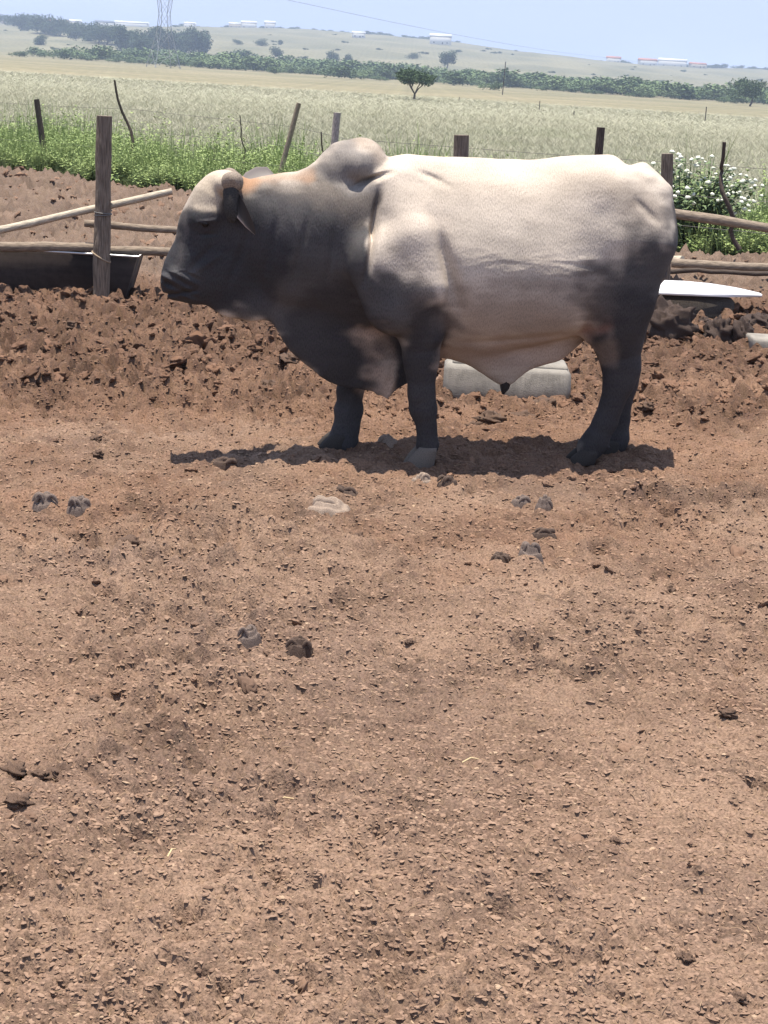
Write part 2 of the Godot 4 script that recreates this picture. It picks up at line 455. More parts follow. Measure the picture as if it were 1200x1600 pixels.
func build_grassland() -> void:
	var rows := []
	var d := 14.0
	while d < 5200.0:
		rows.append(-d)
		d *= 1.03 if d < 700.0 else 1.018
	var cols := 220
	var v := PackedVector3Array()
	var col := PackedColorArray()
	var idx := PackedInt32Array()
	for j in rows.size():
		var z: float = rows[j]
		var w := 25.0 + 0.75 * -z
		for i in cols + 1:
			var x := w * (2.0 * i / cols - 1.0)
			var y := land(x, z) - 0.05 - 0.2 * sm(-0.8, 0.8, z - edge_z(x))
			var far := sm(60.0, 300.0, -z)
			if -z > 500.0: y += 1.2 * noise_b.get_noise_2d(x * 0.12, z * 0.12) * sm(800.0, 1500.0, -z) * 3.0
			v.append(Vector3(x, y, z))
			var t := 0.5 + 0.9 * noise_b.get_noise_2d(x * 0.25, z * 0.9) + 0.3 * noise_a.get_noise_2d(x * 2.0, z * 3.0)
			t += 0.35 * noise_b.get_noise_2d(x * 0.05 + 70.0, z * 0.12)
			var c := Color(0.19, 0.18, 0.105).lerp(Color(0.285, 0.25, 0.155), clampf(t, 0.0, 1.0))
			if -z > 760.0: c = c.lerp(Color(0.160, 0.160, 0.100).lerp(Color(0.245, 0.228, 0.145), clampf(0.5 + noise_b.get_noise_2d(x * 0.2, z * 0.08), 0.0, 1.0)), sm(760.0, 1000.0, -z))
			if far < 0.4: c = c.lerp(Color(0.22, 0.235, 0.12), 0.35 * (0.4 - far) / 0.4)
			col.append(c)
	var n := cols + 1
	for j in rows.size() - 1:
		for i in cols:
			var a := j * n + i
			idx.append_array([a, a + n, a + 1, a + 1, a + n, a + n + 1])
	var o := obj("grassland", mesh_of(v, idx, col, smooth_normals(v, idx), PackedVector2Array(), false), M.field)
	tag(o, "wide flat field of pale grass running to a low ridge", "", "", "structure")

# ------------------------------------------------------------------ scattered stuff
func scatter(called: String, mesh: Mesh, material: Material, xf: Array, cols: Array) -> MultiMeshInstance3D:
	var mm := MultiMesh.new()
	mm.transform_format = MultiMesh.TRANSFORM_3D
	mm.use_colors = true
	mm.mesh = mesh
	mm.instance_count = xf.size()
	for i in xf.size():
		mm.set_instance_transform(i, xf[i])
		mm.set_instance_color(i, cols[i])
	var o := MultiMeshInstance3D.new()
	o.multimesh = mm
	o.material_override = material
	o.name = numbered(called)
	add_child(o)
	return o

func crumb_mesh(flat: float, long: float, sd: int) -> ArrayMesh:   # an irregular chip
	var r := RandomNumberGenerator.new()
	r.seed = sd
	var v := PackedVector3Array()
	var idx := PackedInt32Array()
	var n := 7
	for ring in 2:
		for k in n:
			var t := TAU * (k + 0.4 * r.randf()) / n
			var q := r.randf_range(0.7, 1.1) * (1.0 if ring == 0 else 0.72)
			v.append(Vector3(cos(t) * q * long, (0.0 if ring == 0 else flat * r.randf_range(0.55, 1.0)), sin(t) * q))
	v.append(Vector3(0.1, flat * r.randf_range(0.8, 1.1), 0))
	v.append(Vector3(0, -flat * 0.6, 0))
	for k in n:
		var k2 := (k + 1) % n
		idx.append_array([k, n + k, k2, k2, n + k, n + k2])
		idx.append_array([n + k, 2 * n, n + k2])
		idx.append_array([k, k2, 2 * n + 1])
	var st := SurfaceTool.new()
	st.begin(Mesh.PRIMITIVE_TRIANGLES)
	for i in range(0, idx.size(), 3):
		st.set_smooth_group(-1)
		for k in [0, 2, 1]: st.add_vertex(v[idx[i + k]])
	st.generate_normals()
	return st.commit()

func blob_mesh(radius: float, rough: float, squash: float, sd: int, rings := 9, sides := 14, ridge := 0.5) -> ArrayMesh:   # a lumpy clod or stone
	var v := PackedVector3Array()
	var idx := PackedInt32Array()
	for j in rings + 1:
		var ph := PI * j / rings
		for i in sides:
			var t := TAU * i / sides
			var p := Vector3(sin(ph) * cos(t), cos(ph), sin(ph) * sin(t))
			var q := 1.0 + rough * (noise_a.get_noise_3d(p.x * 30.0 + sd * 37.0, p.y * 30.0, p.z * 30.0) + 0.45 * noise_a.get_noise_3d(p.x * 80.0 + sd * 17.0, p.y * 80.0, p.z * 80.0))
			q -= rough * ridge * absf(noise_ridge.get_noise_3d(p.x * 14.0, p.y * 14.0 + sd * 53.0, p.z * 14.0))
			v.append(Vector3(p.x, p.y * squash, p.z) * q * radius)
	for j in rings:
		for i in sides:
			var i2 := (i + 1) % sides
			var a := j * sides + i
			var b := j * sides + i2
			idx.append_array([a, b, a + sides, b, b + sides, a + sides])
	return mesh_of(v, idx, PackedColorArray(), smooth_normals(v, idx))

func build_crumbs() -> void:
	rng.seed = 11
	var kinds := []
	for k in 6:
		var m: ArrayMesh = [crumb_mesh(0.32, 1.5, 3), crumb_mesh(0.24, 1.1, 5), crumb_mesh(0.42, 1.0, 8), crumb_mesh(0.2, 2.1, 13), crumb_mesh(0.3, 1.3, 21), crumb_mesh(0.5, 1.1, 34)][k]
		kinds.append({"m": m, "x": [], "c": []})
	var total := 230000
	for i in total:
		var d := 2.4 * pow(15.0 / 2.4, pow(rng.randf(), 0.92))
		var x := rng.randf_range(-1, 1) * (0.9 + 0.30 * d)
		var z := -d
		var patch := noise_b.get_noise_2d(x * 16.0 + 60.0, z * 16.0)
		if rng.randf() > 0.8 + 0.7 * patch: continue
		var s := 0.0052 * exp(rng.randfn(0.0, 0.38)) * (0.75 + 0.06 * d)
		s = minf(s, 0.0085 * (0.75 + 0.06 * d))
		var b := Basis.from_euler(Vector3(rng.randfn(0, 0.17), rng.randf() * TAU, rng.randfn(0, 0.17))).scaled_local(Vector3(s, s, s))
		var k: Dictionary = kinds[rng.randi() % 6]
		k.x.append(Transform3D(b, Vector3(x, surface(x, z) - s * 0.12, z)))
		var t := rng.randf()
		var c := Color(0.178, 0.114, 0.081).lerp(Color(0.272, 0.180, 0.127), t)
		if rng.randf() < 0.015: c = Color(0.33, 0.235, 0.16)
		if rng.randf() < 0.05: c = Color(0.135, 0.085, 0.061)
		k.c.append(c * soil_tint(x, z))
	for k in kinds:
		tag(scatter("dung_crumbs", k.m, M.crumb, k.x, k.c), "loose dry dung crumbs strewn over the kraal floor", "crumbs", "", "stuff")

func build_fibres() -> void:
	rng.seed = 19
	var m := tube([Vector3(-1, 0, 0), Vector3(0, 0.12, 0.06), Vector3(1, 0, 0)], [0.05, 0.065, 0.04], 4)
	var xf := []
	var cl := []
	for i in 16000:
		var d := 2.4 * pow(12.0 / 2.4, rng.randf())
		var x := rng.randf_range(-1, 1) * (0.9 + 0.30 * d)
		var s := rng.randf_range(0.006, 0.016) * (0.8 + 0.05 * d)
		xf.append(Transform3D(Basis.from_euler(Vector3(rng.randfn(0, 0.2), rng.randf() * TAU, rng.randfn(0, 0.25))).scaled_local(Vector3(s, s, s)), Vector3(x, surface(x, -d) + 0.002, -d)))
		cl.append(Color(0.24, 0.155, 0.10).lerp(Color(0.36, 0.255, 0.16), rng.randf()))
	tag(scatter("chewed_fibres", m, M.crumb, xf, cl), "short chewed straw fibres mixed into the kraal floor", "fibres", "", "stuff")

func build_clod_litter() -> void:
	rng.seed = 23
	var kinds := []
	for k in 4: kinds.append({"m": blob_mesh(1.0, 0.55, 0.5, 40 + k, 10, 14), "x": [], "c": []})
	for i in 14000:
		var d := rng.randf_range(3.0, 26.0)
		if rng.randf() < 0.45: d = rng.randf_range(8.8, 13.5)
		var x := rng.randf_range(-1, 1) * (1.0 + 0.30 * d)
		var z := -d
		if edge_z(x) - z > -0.3: continue
		var patch := noise_b.get_noise_2d(x * 11.0 - 20.0, z * 11.0)
		if rng.randf() > 0.16 + 1.2 * patch + 0.42 * sm(8.6, 10.0, d): continue
		var s := 0.011 * exp(rng.randfn(0.0, 0.4)) * (0.8 + 0.05 * d) * (1.0 + 0.5 * sm(8.6, 10.0, d))
		var b := Basis.from_euler(Vector3(rng.randfn(0, 0.4), rng.randf() * TAU, rng.randfn(0, 0.4))).scaled_local(Vector3(s * rng.randf_range(0.9, 1.7), s, s))
		var k: Dictionary = kinds[rng.randi() % 4]
		k.x.append(Transform3D(b, Vector3(x, surface(x, z) + s * 0.1, z)))
		k.c.append(Color(0.130, 0.082, 0.058).lerp(Color(0.225, 0.142, 0.098), rng.randf()) * soil_tint(x, z))
	for k in kinds:
		tag(scatter("loose_clods", k.m, M.crumb, k.x, k.c), "broken brown clods trodden up across the kraal floor", "clods", "", "stuff")

func blade_tuft(n: int, height: float, spread: float, width: float, lean: float, sd: int) -> ArrayMesh:
	var r := RandomNumberGenerator.new()
	r.seed = sd
	var v := PackedVector3Array()
	var idx := PackedInt32Array()
	for i in n:
		var a := r.randf() * TAU
		var q := Vector3(cos(a), 0, sin(a)) * spread * sqrt(r.randf())
		var h := height * r.randf_range(0.55, 1.1)
		var out := Vector3(cos(a), 0, sin(a)).rotated(Vector3.UP, r.randf_range(-0.8, 0.8)) * lean * h * r.randf_range(0.2, 1.0)
		var t := r.randf() * PI
		var sd_ := Vector3(cos(t), 0, sin(t)) * width * 0.5
		var b := v.size()
		var mid := q + out * 0.35 + Vector3(0, h * 0.55, 0)
		var tip := q + out + Vector3(0, h, 0)
		v.append_array([q - sd_, q + sd_, mid - sd_ * 0.7, mid + sd_ * 0.7, tip])
		idx.append_array([b, b + 2, b + 1, b + 1, b + 2, b + 3, b + 2, b + 4, b + 3])
	return mesh_of(v, idx)

func build_grass() -> void:
	rng.seed = 31
	var kinds := []
	for k in 4: kinds.append({"m": blade_tuft(24, 0.19, 0.34, 0.006, 0.9, 70 + k), "x": [], "c": []})
	for i in 120000:
		var d := 17.0 * pow(260.0 / 17.0, pow(rng.randf(), 1.15))
		var x := rng.randf_range(-1, 1) * (2.0 + 0.30 * d)
		var z := -d
		var past := edge_z(x) - 0.6 - z
		if past < 0.0: continue
		var s := rng.randf_range(0.7, 1.35) * (0.75 + 0.010 * d)
		var w := s * (1.0 + 0.012 * d)
		var lush := (1.0 - sm(1.0, 12.0, past)) * 0.8 + 0.4 * noise_b.get_noise_2d(x * 5.0, z * 2.0)
		if past < 5.0: s *= 0.75
		var k: Dictionary = kinds[rng.randi() % 4]
		k.x.append(Transform3D(Basis(Vector3.UP, rng.randf() * TAU).scaled_local(Vector3(w, s, w)), Vector3(x, land(x, z) - 0.06, z)))
		var c := Color(0.455, 0.425, 0.325).lerp(Color(0.40, 0.405, 0.285), rng.randf()).lerp(Color(0.12, 0.19, 0.045), clampf(lush, 0.0, 0.85))
		k.c.append(c)
	for k in kinds:
		tag(scatter("field_grass", k.m, M.grass, k.x, k.c), "dry pale green grass covering the open field", "grass", "", "stuff")

func leaf_into(v: PackedVector3Array, idx: PackedInt32Array, at: Vector3, dir: Vector3, up: Vector3, length: float, width: float) -> void:
	var s := dir.cross(up).normalized() * width * 0.5
	var b := v.size()
	var m := at + dir * length * 0.45 + up * length * 0.08
	v.append_array([at, m - s, m + s, at + dir * length - up * length * 0.12])
	idx.append_array([b, b + 2, b + 1, b + 1, b + 2, b + 3])

func sprig(stems: int, height: float, spread: float, leaves: int, length: float, width: float, sd: int) -> ArrayMesh:   # leafy weed, leaves all along its stems
	var r := RandomNumberGenerator.new()
	r.seed = sd
	var v := PackedVector3Array()
	var idx := PackedInt32Array()
	for s in stems:
		var a := r.randf() * TAU
		var lean := Vector3(cos(a), 0, sin(a)) * spread * r.randf_range(0.2, 1.0)
		var h := height * r.randf_range(0.6, 1.05)
		for i in leaves:
			var t := (i + r.randf()) / leaves
			var p := lean * t + Vector3(0, h * t * (1.0 - 0.15 * t), 0)
			var g := i * 2.4 + r.randf()
			var dir := Vector3(cos(g), r.randf_range(-0.15, 0.55), sin(g)).normalized()
			var up := (Vector3.UP - dir * dir.y).normalized()
			leaf_into(v, idx, p, dir, up, length * r.randf_range(0.6, 1.1) * (1.1 - 0.5 * t), width * r.randf_range(0.7, 1.1) * (1.1 - 0.5 * t))
		var q := Vector3(0.004, 0, 0)
		var b := v.size()
		v.append_array([-q, q, lean + Vector3(0, h * 0.85, 0)])
		idx.append_array([b, b + 2, b + 1])
	return mesh_of(v, idx)

func build_weeds() -> void:
	rng.seed = 47
	var kinds := [{"m": sprig(5, 0.34, 0.20, 12, 0.10, 0.05, 5), "x": [], "c": []}, {"m": sprig(4, 0.5, 0.16, 16, 0.085, 0.028, 6), "x": [], "c": []}, {"m": sprig(6, 0.22, 0.2, 8, 0.12, 0.075, 7), "x": [], "c": []}, {"m": blade_tuft(16, 0.5, 0.16, 0.008, 0.4, 91), "x": [], "c": []}]
	for i in 11000:
		var x := rng.randf_range(-10.0, 9.0)
		var past := absf(rng.randfn(0.0, 2.9)) - 0.25
		var z := edge_z(x) - past
		if noise_b.get_noise_2d(x * 10.0, z * 10.0 + 400.0) < -0.22 + 0.05 * past: continue
		var s := rng.randf_range(0.55, 1.25) * (1.0 + 0.13 * past)
		var k: Dictionary = kinds[rng.randi() % 4]
		k.x.append(Transform3D(Basis(Vector3.UP, rng.randf() * TAU).scaled_local(Vector3(s, s, s)), Vector3(x, land(x, z) - 0.05, z)))
		k.c.append(Color(0.19, 0.26, 0.085).lerp(Color(0.31, 0.38, 0.15), rng.randf()))
	for k in kinds:
		tag(scatter("green_weeds", k.m, M.leaf, k.x, k.c), "bright green leafy weeds growing along the kraal edge", "weeds", "", "stuff")

func build_weed_plants() -> void:
	rng.seed = 53
	var list := [[Vector3(-4.639, -0.019, -29.112), 0.62, 0.14, 0.075, "blue green tall weed right of the thick post, left of two", 5, "weed_blue"],
		[Vector3(-4.410, -0.020, -29.390), 0.5, 0.14, 0.07, "blue green tall weed right of the thick post, right of two", 5, "weed_blue"],
		[Vector3(-6.116, -0.024, -30.712), 0.22, 0.22, 0.12, "low dark broad leaved weed beside the leaning post", 6, "weed_blue"],
		[Vector3(-2.915, -0.010, -26.054), 0.75, 0.16, 0.08, "tall loose green weed above the bull's forehead", 5, "weed_green"],
		[Vector3(-3.490, -0.015, -27.665), 0.5, 0.2, 0.09, "leafy green weed left of the bull's poll", 5, "weed_green"],
		[Vector3(-2.485, -0.025, -30.819), 0.6, 0.2, 0.08, "green weed clump behind the bull's neck", 6, "weed_green"],
		[Vector3(4.768, -0.004, -23.540), 0.34, 0.25, 0.13, "bright leafy weed clump at the right edge above the rail", 7, "weed_green"],
		[Vector3(4.120, 0.004, -22.448), 0.3, 0.2, 0.12, "bright leafy weed clump under the flowering bush", 6, "weed_green"]]
	for w in list:
		var t := thing("weed_plant", w[4], "plant", Vector3(w[0].x, land(w[0].x, w[0].z) - 0.04, w[0].z), rng.randf() * 6.0, "tall weeds behind the kraal")
		obj("foliage", sprig(w[5], w[1], w[2], 22, w[3], w[3] * 0.45, rng.randi() % 999), M[w[6]], t)
		for i in 3:
			var a := rng.randf() * TAU
			obj("stem", tube([Vector3(0, -0.05, 0), Vector3(cos(a), 0, sin(a)) * w[2] * 0.3 + Vector3(0, w[1] * 0.45, 0), Vector3(cos(a), 0, sin(a)) * w[2] * 0.6 + Vector3(0, w[1] * 0.8, 0)], [0.010, 0.008, 0.004], 5), M.stem, t)

func build_flower_bush() -> void:
	rng.seed = 59
	var at := Vector3(3.181, 0.040, -19.526)
	var t := thing("flowering_bush", "dark green bush covered in white flower heads behind the bull's rump", "bush", Vector3(at.x, land(at.x, at.z), at.z))
	var v := PackedVector3Array()
	var idx := PackedInt32Array()
	var heads := []
	for s in 110:
		var a := rng.randf() * TAU
		var q := sqrt(rng.randf())
		var top := Vector3(cos(a) * q * 1.02 - 0.03, (1.02 - 0.45 * q * q) * rng.randf_range(0.72, 1.08), sin(a) * q * 0.75)
		var root := Vector3(cos(a) * 0.2 * q, 0, sin(a) * 0.2 * q)
		if s % 3 == 0:
			obj("stem", tube([root, root.lerp(top, 0.5) + Vector3(0, 0.08, 0), top], [0.012, 0.009, 0.004], 5), M.stem, t)
		for i in 26:
			var f := rng.randf_range(0.12, 0.98)
			var p := root.lerp(top, f) + Vector3(0, 0.12 * sin(PI * f), 0)
			var g := rng.randf() * TAU
			var dir := Vector3(cos(g), rng.randf_range(-0.3, 0.5), sin(g)).normalized()
			leaf_into(v, idx, p, dir, (Vector3.UP - dir * dir.y).normalized(), rng.randf_range(0.09, 0.17), rng.randf_range(0.03, 0.055))
		heads.append(top)
		if rng.randf() < 0.75: heads.append(top + Vector3(rng.randf_range(-0.1, 0.1), -0.06, rng.randf_range(-0.1, 0.1)))
	obj("foliage", mesh_of(v, idx), M.bush_leaf, t)
	var fm := []
	for k in 3: fm.append(blob_mesh(1.0, 0.5, 0.7, 90 + k, 6, 9))
	for h in heads:
		var o := obj("flower_head", fm[rng.randi() % 3], M.petal, t)
		var s := rng.randf_range(0.018, 0.034)
		o.transform = Transform3D(Basis.from_euler(Vector3(rng.randfn(0, 0.3), rng.randf() * 6.0, rng.randfn(0, 0.3))).scaled_local(Vector3(s, s, s)), h + Vector3(0, 0.015, 0))

# ------------------------------------------------------------------ trees
func crown_mesh(lobes: Array, count: int, size: float, sd: int) -> ArrayMesh:   # leaf clumps spread through lobes given as [centre, radii]
	var r := RandomNumberGenerator.new()
	r.seed = sd
	var v := PackedVector3Array()
	var idx := PackedInt32Array()
	for i in count:
		var l: Array = lobes[r.randi() % lobes.size()]
		var p := Vector3(r.randfn(), r.randfn(), r.randfn()).normalized() * pow(r.randf(), 0.45)
		var at: Vector3 = l[0] + p * l[1]
		for k in 3:
			var d := Vector3(r.randfn(), r.randfn() * 0.6, r.randfn()).normalized()
			var up := d.cross(Vector3(r.randfn(), r.randfn(), r.randfn())).normalized()
			leaf_into(v, idx, at + d * size * 0.3, d, up, size * r.randf_range(0.7, 1.4), size * r.randf_range(0.5, 0.9))
	return mesh_of(v, idx)

func tree(called: String, label: String, category: String, at: Vector3, h: float, w: float, shape: String, m: String, sd: int, group := "") -> void:
	var t := thing(called, label, category, Vector3(at.x, land(at.x, at.z) - 0.1, at.z), 0.0, group)
	rng.seed = sd
	var lobes := []
	var limbs := []
	var th := h * 0.35
	if shape == "umbrella":
		th = h * 0.28
		for i in 9:
			var a := TAU * i / 9.0 + rng.randf()
			var q := w * 0.5 * rng.randf_range(0.25, 0.72)
			lobes.append([Vector3(cos(a) * q, h * rng.randf_range(0.62, 0.82), sin(a) * q), Vector3(w * 0.23, h * 0.17, w * 0.23)])
	elif shape == "round":
		for i in 10:
			var a := rng.randf() * TAU
			var q := w * 0.5 * rng.randf_range(0.0, 0.62)
			var y := rng.randf_range(0.38, 0.84)
			lobes.append([Vector3(cos(a) * q, h * y, sin(a) * q), Vector3(w, h, w) * rng.randf_range(0.16, 0.24)])
	else:
		th = h * 0.12
		for i in 9:
			var a := rng.randf() * TAU
			var q := w * 0.5 * rng.randf_range(0.0, 0.75)
			lobes.append([Vector3(cos(a) * q, h * rng.randf_range(0.16, 0.70), sin(a) * q), Vector3(w * 0.25, h * 0.26, w * 0.25)])
	var r0 := h * 0.035
	obj("trunk", tube(bent(Vector3(0, -0.2, 0), Vector3(w * 0.03, th, 0), 4, h * 0.08, sd), taper(r0 * 1.3, r0 * 0.8, 4), 7), M.bark, t)
	for i in mini(5, lobes.size()):
		var c: Vector3 = lobes[i * 2 % lobes.size()][0]
		obj("limb", tube(bent(Vector3(w * 0.03, th * 0.93, 0), c, 3, h * 0.1, sd + i), taper(r0 * 0.62, r0 * 0.2, 3), 5), M.bark, t)
	obj("crown", crown_mesh(lobes, 900, h * 0.07, sd + 5), M[m], t)

func build_far_trees() -> void:
	tree("acacia_tree", "small umbrella shaped tree standing alone in the open field", "tree", Vector3(0.504, -2.301, -235.012), 4.6, 6.2, "umbrella", "tree_a", 3)
	tree("round_tree", "tall rounded tree standing above the green bush line", "tree", Vector3(23.631, 3.437, -1162.392), 13.0, 14.0, "round", "tree_b", 4)
	tree("field_tree", "dark spreading tree at the right edge of the field", "tree", Vector3(98.195, -2.301, -504.186), 7.5, 16.0, "round", "tree_a", 5)
	tree("field_bush", "small dark bush alone at the left edge of the field", "bush", Vector3(-251.198, 3.867, -1179.366), 8.0, 11.0, "bush", "tree_b", 6)
	var wood := [[Vector3(-445.743, 23.277, -1921.017), 12.7, 24.0],
		[Vector3(-426.538, 22.572, -1873.599), 12.5, 24.0],
		[Vector3(-358.266, 16.062, -1604.640), 17.6, 27.7],
		[Vector3(-374.959, 19.336, -1715.806), 15.8, 22.8],
		[Vector3(-355.338, 18.021, -1659.293), 12.7, 22.1],
		[Vector3(-311.640, 13.056, -1485.749), 17.8, 28.1],
		[Vector3(-302.849, 12.834, -1474.650), 13.4, 23.1],
		[Vector3(-294.173, 12.615, -1463.634), 17.1, 28.5],
		[Vector3(-277.474, 11.153, -1414.012), 12.6, 26.1],
		[Vector3(-269.518, 10.961, -1404.853), 15.5, 21.8],
		[Vector3(-261.784, 10.775, -1396.452), 12.6, 29.3],
		[Vector3(-244.393, 8.847, -1335.019), 15.8, 23.0],
		[Vector3(-234.276, 8.138, -1311.210), 16.0, 28.8],
		[Vector3(-224.195, 7.484, -1289.113), 15.6, 24.1],
		[Vector3(-220.304, 7.866, -1299.465), 15.0, 21.6],
		[Vector3(-188.823, 3.549, -1156.596), 17.7, 17.3],
		[Vector3(-193.411, 5.174, -1211.634), 16.4, 19.2],
		[Vector3(-178.055, 3.243, -1144.519), 15.3, 19.7],
		[Vector3(-165.775, 1.872, -1091.438), 13.4, 20.3],
		[Vector3(-178.789, 5.148, -1208.610), 16.4, 19.2],
		[Vector3(-173.410, 4.965, -1201.982), 17.2, 19.6],
		[Vector3(-165.986, 4.331, -1180.545), 18.3, 17.8],
		[Vector3(-170.920, 6.541, -1251.023), 13.6, 23.1],
		[Vector3(-157.396, 4.457, -1184.091), 13.7, 19.6],
		[Vector3(-161.645, 6.676, -1253.527), 15.2, 17.3],
		[Vector3(-150.637, 5.043, -1202.583), 18.3, 24.6],
		[Vector3(-145.506, 4.863, -1196.587), 18.7, 17.1]]
	for i in wood.size():
		tree("woodland_tree", "blue green tree in the dense grove around the pylon", "tree", wood[i][0], wood[i][1], wood[i][2], "bush", "tree_b", 20 + i, "trees of the grove around the pylon")
	var hill := [[Vector3(-95.646, 5.962, -1229.941), 8, 12, "round bush below the ridge, largest of the hillside bushes"],
		[Vector3(-144.666, 13.999, -1448.351), 5, 10, "low bush on the slope left of the wide one"],
		[Vector3(-124.832, 14.188, -1451.249), 7, 17, "wide low bush on the slope above the bush line"],
		[Vector3(-113.700, 16.757, -1513.484), 5, 8, "small bush on the slope right of the wide one"],
		[Vector3(-52.569, 4.372, -1182.908), 8, 10, "dark bush at the left of the pair above the bush line"],
		[Vector3(-42.886, 4.558, -1190.025), 7, 9, "dark bush at the right of the pair above the bush line"],
		[Vector3(0.378, 10.335, -1370.176), 6, 17, "flat low bush on the slope left of the tall rounded tree"]]
	for i in hill.size():
		tree("hillside_bush", hill[i][3], "bush", hill[i][0], hill[i][1], hill[i][2], "bush", "tree_b", 60 + i, "bushes dotted on the hillside")
	# the bush line along the far side of the field and the trees on the ridge: masses nobody could count
	rng.seed = 77
	var xf := []
	var cl := []
	var lobes := []
	for i in 7: lobes.append([Vector3(rng.randf_range(-0.5, 0.5), rng.randf_range(0.2, 0.62), rng.randf_range(-0.5, 0.5)), Vector3(0.3, 0.26, 0.3)])
	var bm := crown_mesh(lobes, 260, 0.1, 9)
	for i in 1500:
		var u := rng.randf()
		var d := lerpf(920.0, 680.0, u) + rng.randfn(0.0, 70.0)
		var x := lerpf(-150.0, 190.0, u) + rng.randfn(0.0, 14.0)
		var s := rng.randf_range(2.2, 6.5) * (1.0 + 1.1 * noise_b.get_noise_1d(x * 2.3 + d * 0.9))
		if noise_b.get_noise_2d(x * 1.6 + 500.0, d * 1.2) < -0.12: continue
		xf.append(Transform3D(Basis(Vector3.UP, rng.randf() * TAU).scaled_local(Vector3(s * 1.7, s, s * 1.7)), Vector3(x, land(x, -d) - 0.2, -d)))
		cl.append(Color(0.105, 0.155, 0.072).lerp(Color(0.175, 0.235, 0.11), rng.randf()))
	tag(scatter("bush_line", bm, M.bush_far, xf, cl), "green belt of bushes along the far edge of the field", "bushes", "", "stuff")
	xf = []
	cl = []
	for i in 620:
		var d := rng.randf_range(2350.0, 2620.0)
		var x := rng.randf_range(-760.0, 800.0)
		var k := noise_b.get_noise_1d(x * 0.55 + 900.0) + noise_a.get_noise_1d(x * 0.9)
		if k < -0.05 or (x > 60.0 and x < 250.0): continue
		var s := rng.randf_range(5.0, 10.5)
		xf.append(Transform3D(Basis(Vector3.UP, rng.randf() * TAU).scaled_local(Vector3(s * 1.5, s, s * 1.5)), Vector3(x, land(x, -d) - 1.5, -d)))
		cl.append(Color(0.045, 0.075, 0.032))
	tag(scatter("ridge_trees", bm, M.bush_far, xf, cl), "line of dark trees along the top of the ridge", "trees", "", "stuff")
	xf = []
	cl = []
	for i in 260:
		var d := rng.randf_range(950.0, 2200.0)
		var x := rng.randf_range(-0.32, 0.36) * d
		if noise_b.get_noise_2d(x * 0.3, d * 0.12) < 0.12: continue
		var s := rng.randf_range(1.6, 4.0)
		xf.append(Transform3D(Basis(Vector3.UP, rng.randf() * TAU).scaled_local(Vector3(s * 1.7, s, s * 1.7)), Vector3(x, land(x, -d) - 0.3, -d)))
		cl.append(Color(0.055, 0.085, 0.036))
	tag(scatter("hillside_scrub", bm, M.bush_far, xf, cl), "scattered low scrub on the slope of the ridge", "scrub", "", "stuff")

func gable(w: float, d: float, rise: float, over: float) -> ArrayMesh:
	var st := SurfaceTool.new()
	st.begin(Mesh.PRIMITIVE_TRIANGLES)
	var a := w * 0.5 + over
	var b := d * 0.5 + over
	var q := [Vector3(-a, 0, b), Vector3(a, 0, b), Vector3(a, rise, 0), Vector3(-a, rise, 0), Vector3(-a, 0, -b), Vector3(a, 0, -b)]
	for f in [[0, 3, 1], [1, 3, 2], [4, 5, 3], [5, 2, 3], [0, 4, 3], [1, 2, 5], [0, 1, 4], [1, 5, 4]]:
		var n: Vector3 = (q[f[1]] - q[f[0]]).cross(q[f[2]] - q[f[0]])
		var turn: bool = n.dot((q[f[0]] + q[f[1]] + q[f[2]]) / 3.0 - Vector3(0, rise * 0.3, 0)) > 0.0
		for i in ([f[0], f[2], f[1]] if turn else f): st.add_vertex(q[i])
	st.generate_normals()
	return st.commit()

